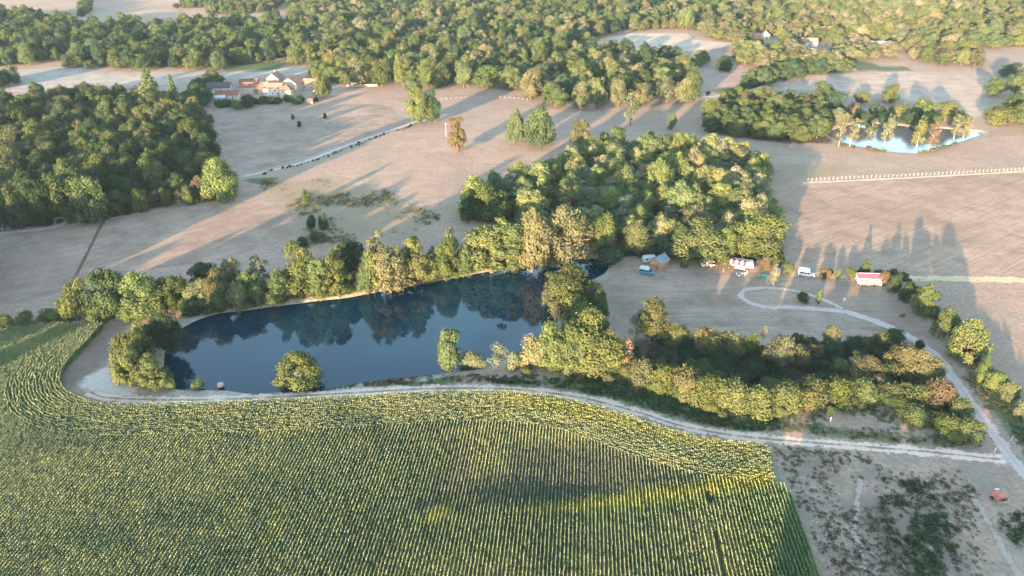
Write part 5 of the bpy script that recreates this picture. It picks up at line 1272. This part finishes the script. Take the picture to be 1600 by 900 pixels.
def red_machine():
    x, y = G(1561, 783)
    RED = mat('faded_red_paint', (0.52, 0.17, 0.12), rough=0.6, var=0.25); RUST = mat('rusty_frame', (0.24, 0.13, 0.10), rough=0.8, var=0.25)
    root = tag(empty('farm_trailer', (x, y, 0), math.radians(8)), 'faded red box-bodied farm machine left in the shaded plot', 'farm machine')
    MB().add([(-1.15, -0.6, 0.75), (1.0, -0.6, 0.75), (1.0, 1.5, 0.75), (-1.15, 1.5, 0.75), (-1.2, -0.85, 1.75), (1.05, -0.85, 1.75), (0.7, 1.1, 2.15), (-0.9, 1.1, 2.15), (0.75, 1.6, 1.3), (-0.95, 1.6, 1.3)],
             [(0, 1, 5, 4), (1, 2, 8, 6, 5), (2, 3, 9, 8), (3, 0, 4, 7, 9), (4, 5, 6, 7), (7, 6, 8, 9), (3, 2, 1, 0)]).build('body', RED, root, 0.04)
    MB().box((0.15, -0.83, 1.2), (1.25, 0.06, 0.72)).build('open_hatch', mat('dark_inside', (0.07, 0.06, 0.06)), root)
    MB().box((-0.1, 1.35, 2.12), (0.9, 0.4, 0.12)).build('lid', PLW, root, 0.02)
    MB().box((0.1, -1.05, 0.62), (2.3, 0.12, 0.12)).build('tow_bar', mat('yellowed_steel', (0.5, 0.38, 0.24), rough=0.6), root)
    for sx in (-0.9, 0.8): MB().tube((sx, -0.9, 0.62), (sx, 1.5, 0.68), 0.06, 0.06, 6).build('chassis_rail', RUST, root)
    for sx in (-1, 1): MB().tube((sx * 1.25 - 0.05, -0.8, 1.8), (sx * 1.25 - 0.05, -1.0, 0.6), 0.05, 0.05, 6).build('strut', mat('yellowed_steel', (0.5, 0.38, 0.24)), root)
    for sg in (-1, 1):
        w = MB().tube((sg * 1.12 - 0.06, 0.7, 0.42), (sg * 1.38 - 0.06, 0.7, 0.42), 0.42, 0.42, 14).build('wheel', TYRE, root); MB().tube((sg * 1.37 - 0.06, 0.7, 0.42), (sg * 1.41 - 0.06, 0.7, 0.42), 0.24, 0.22, 10).build('rim', RUST, w)
red_machine()
def fence(name, label, line, step, h, hue, wires=2):
    q = resample(smooth(GP(line), 5), step); c = q.mean(0)
    root = tag(empty(name, (c[0], c[1], 0)), label, 'fence')
    me = None
    for i, (x, y) in enumerate(q):
        if me is None:
            o = MB().box((0, 0, h / 2), (0.14, 0.14, h), taper=0.8).build('post', hue, root); me = o.data
        else: o = link(bpy.data.objects.new('post', me), root)
        o.location = (x - c[0], y - c[1], 0); o.rotation_euler = (random.uniform(-.06, .06), random.uniform(-.06, .06), random.uniform(0, 3))
        o.scale = (1, 1, random.uniform(0.85, 1.12))
    for k in range(wires):
        z = h * (0.5 + 0.35 * k); mb = MB()
        for a, b in zip(q[:-1], q[1:]): mb.tube((a[0] - c[0], a[1] - c[1], z), (b[0] - c[0], b[1] - c[1], z), 0.012, 0.012, 3, 0, False)
        mb.build('wire', RIM, root)
fence('fence', 'line of pale wooden posts along the top of the ploughed field', [(1262, 283), (1330, 279), (1400, 276), (1500, 271), (1610, 265)], 2.1, 1.35, mat('pale_post', (0.46, 0.40, 0.32), rough=0.9))
fence('fence', 'sparse wooden post fence along the meadow before the forest', [(690, 156), (740, 153), (800, 154), (830, 158)], 3.2, 1.2, mat('pale_post', (0.60, 0.50, 0.38)))

# ------------------------------------------------------------------ haze over the valley
def haze():
    t = NT('valley_haze')
    v = t.n('ShaderNodeVolumePrincipled', {'Color': (0.62, 0.80, 1.0, 1), 'Density': 0.00005, 'Anisotropy': 0.2})
    t.t.links.new(v.outputs[0], t.out.inputs['Volume'])
    o = MB().box((0, 1450, 58), (5600, 4600, 122)).build('haze', t.m)
    tag(o, 'thin blue evening haze over the valley', kind='stuff')
haze()
print('TREES', len(TREES), 'CORN', N_CORN)
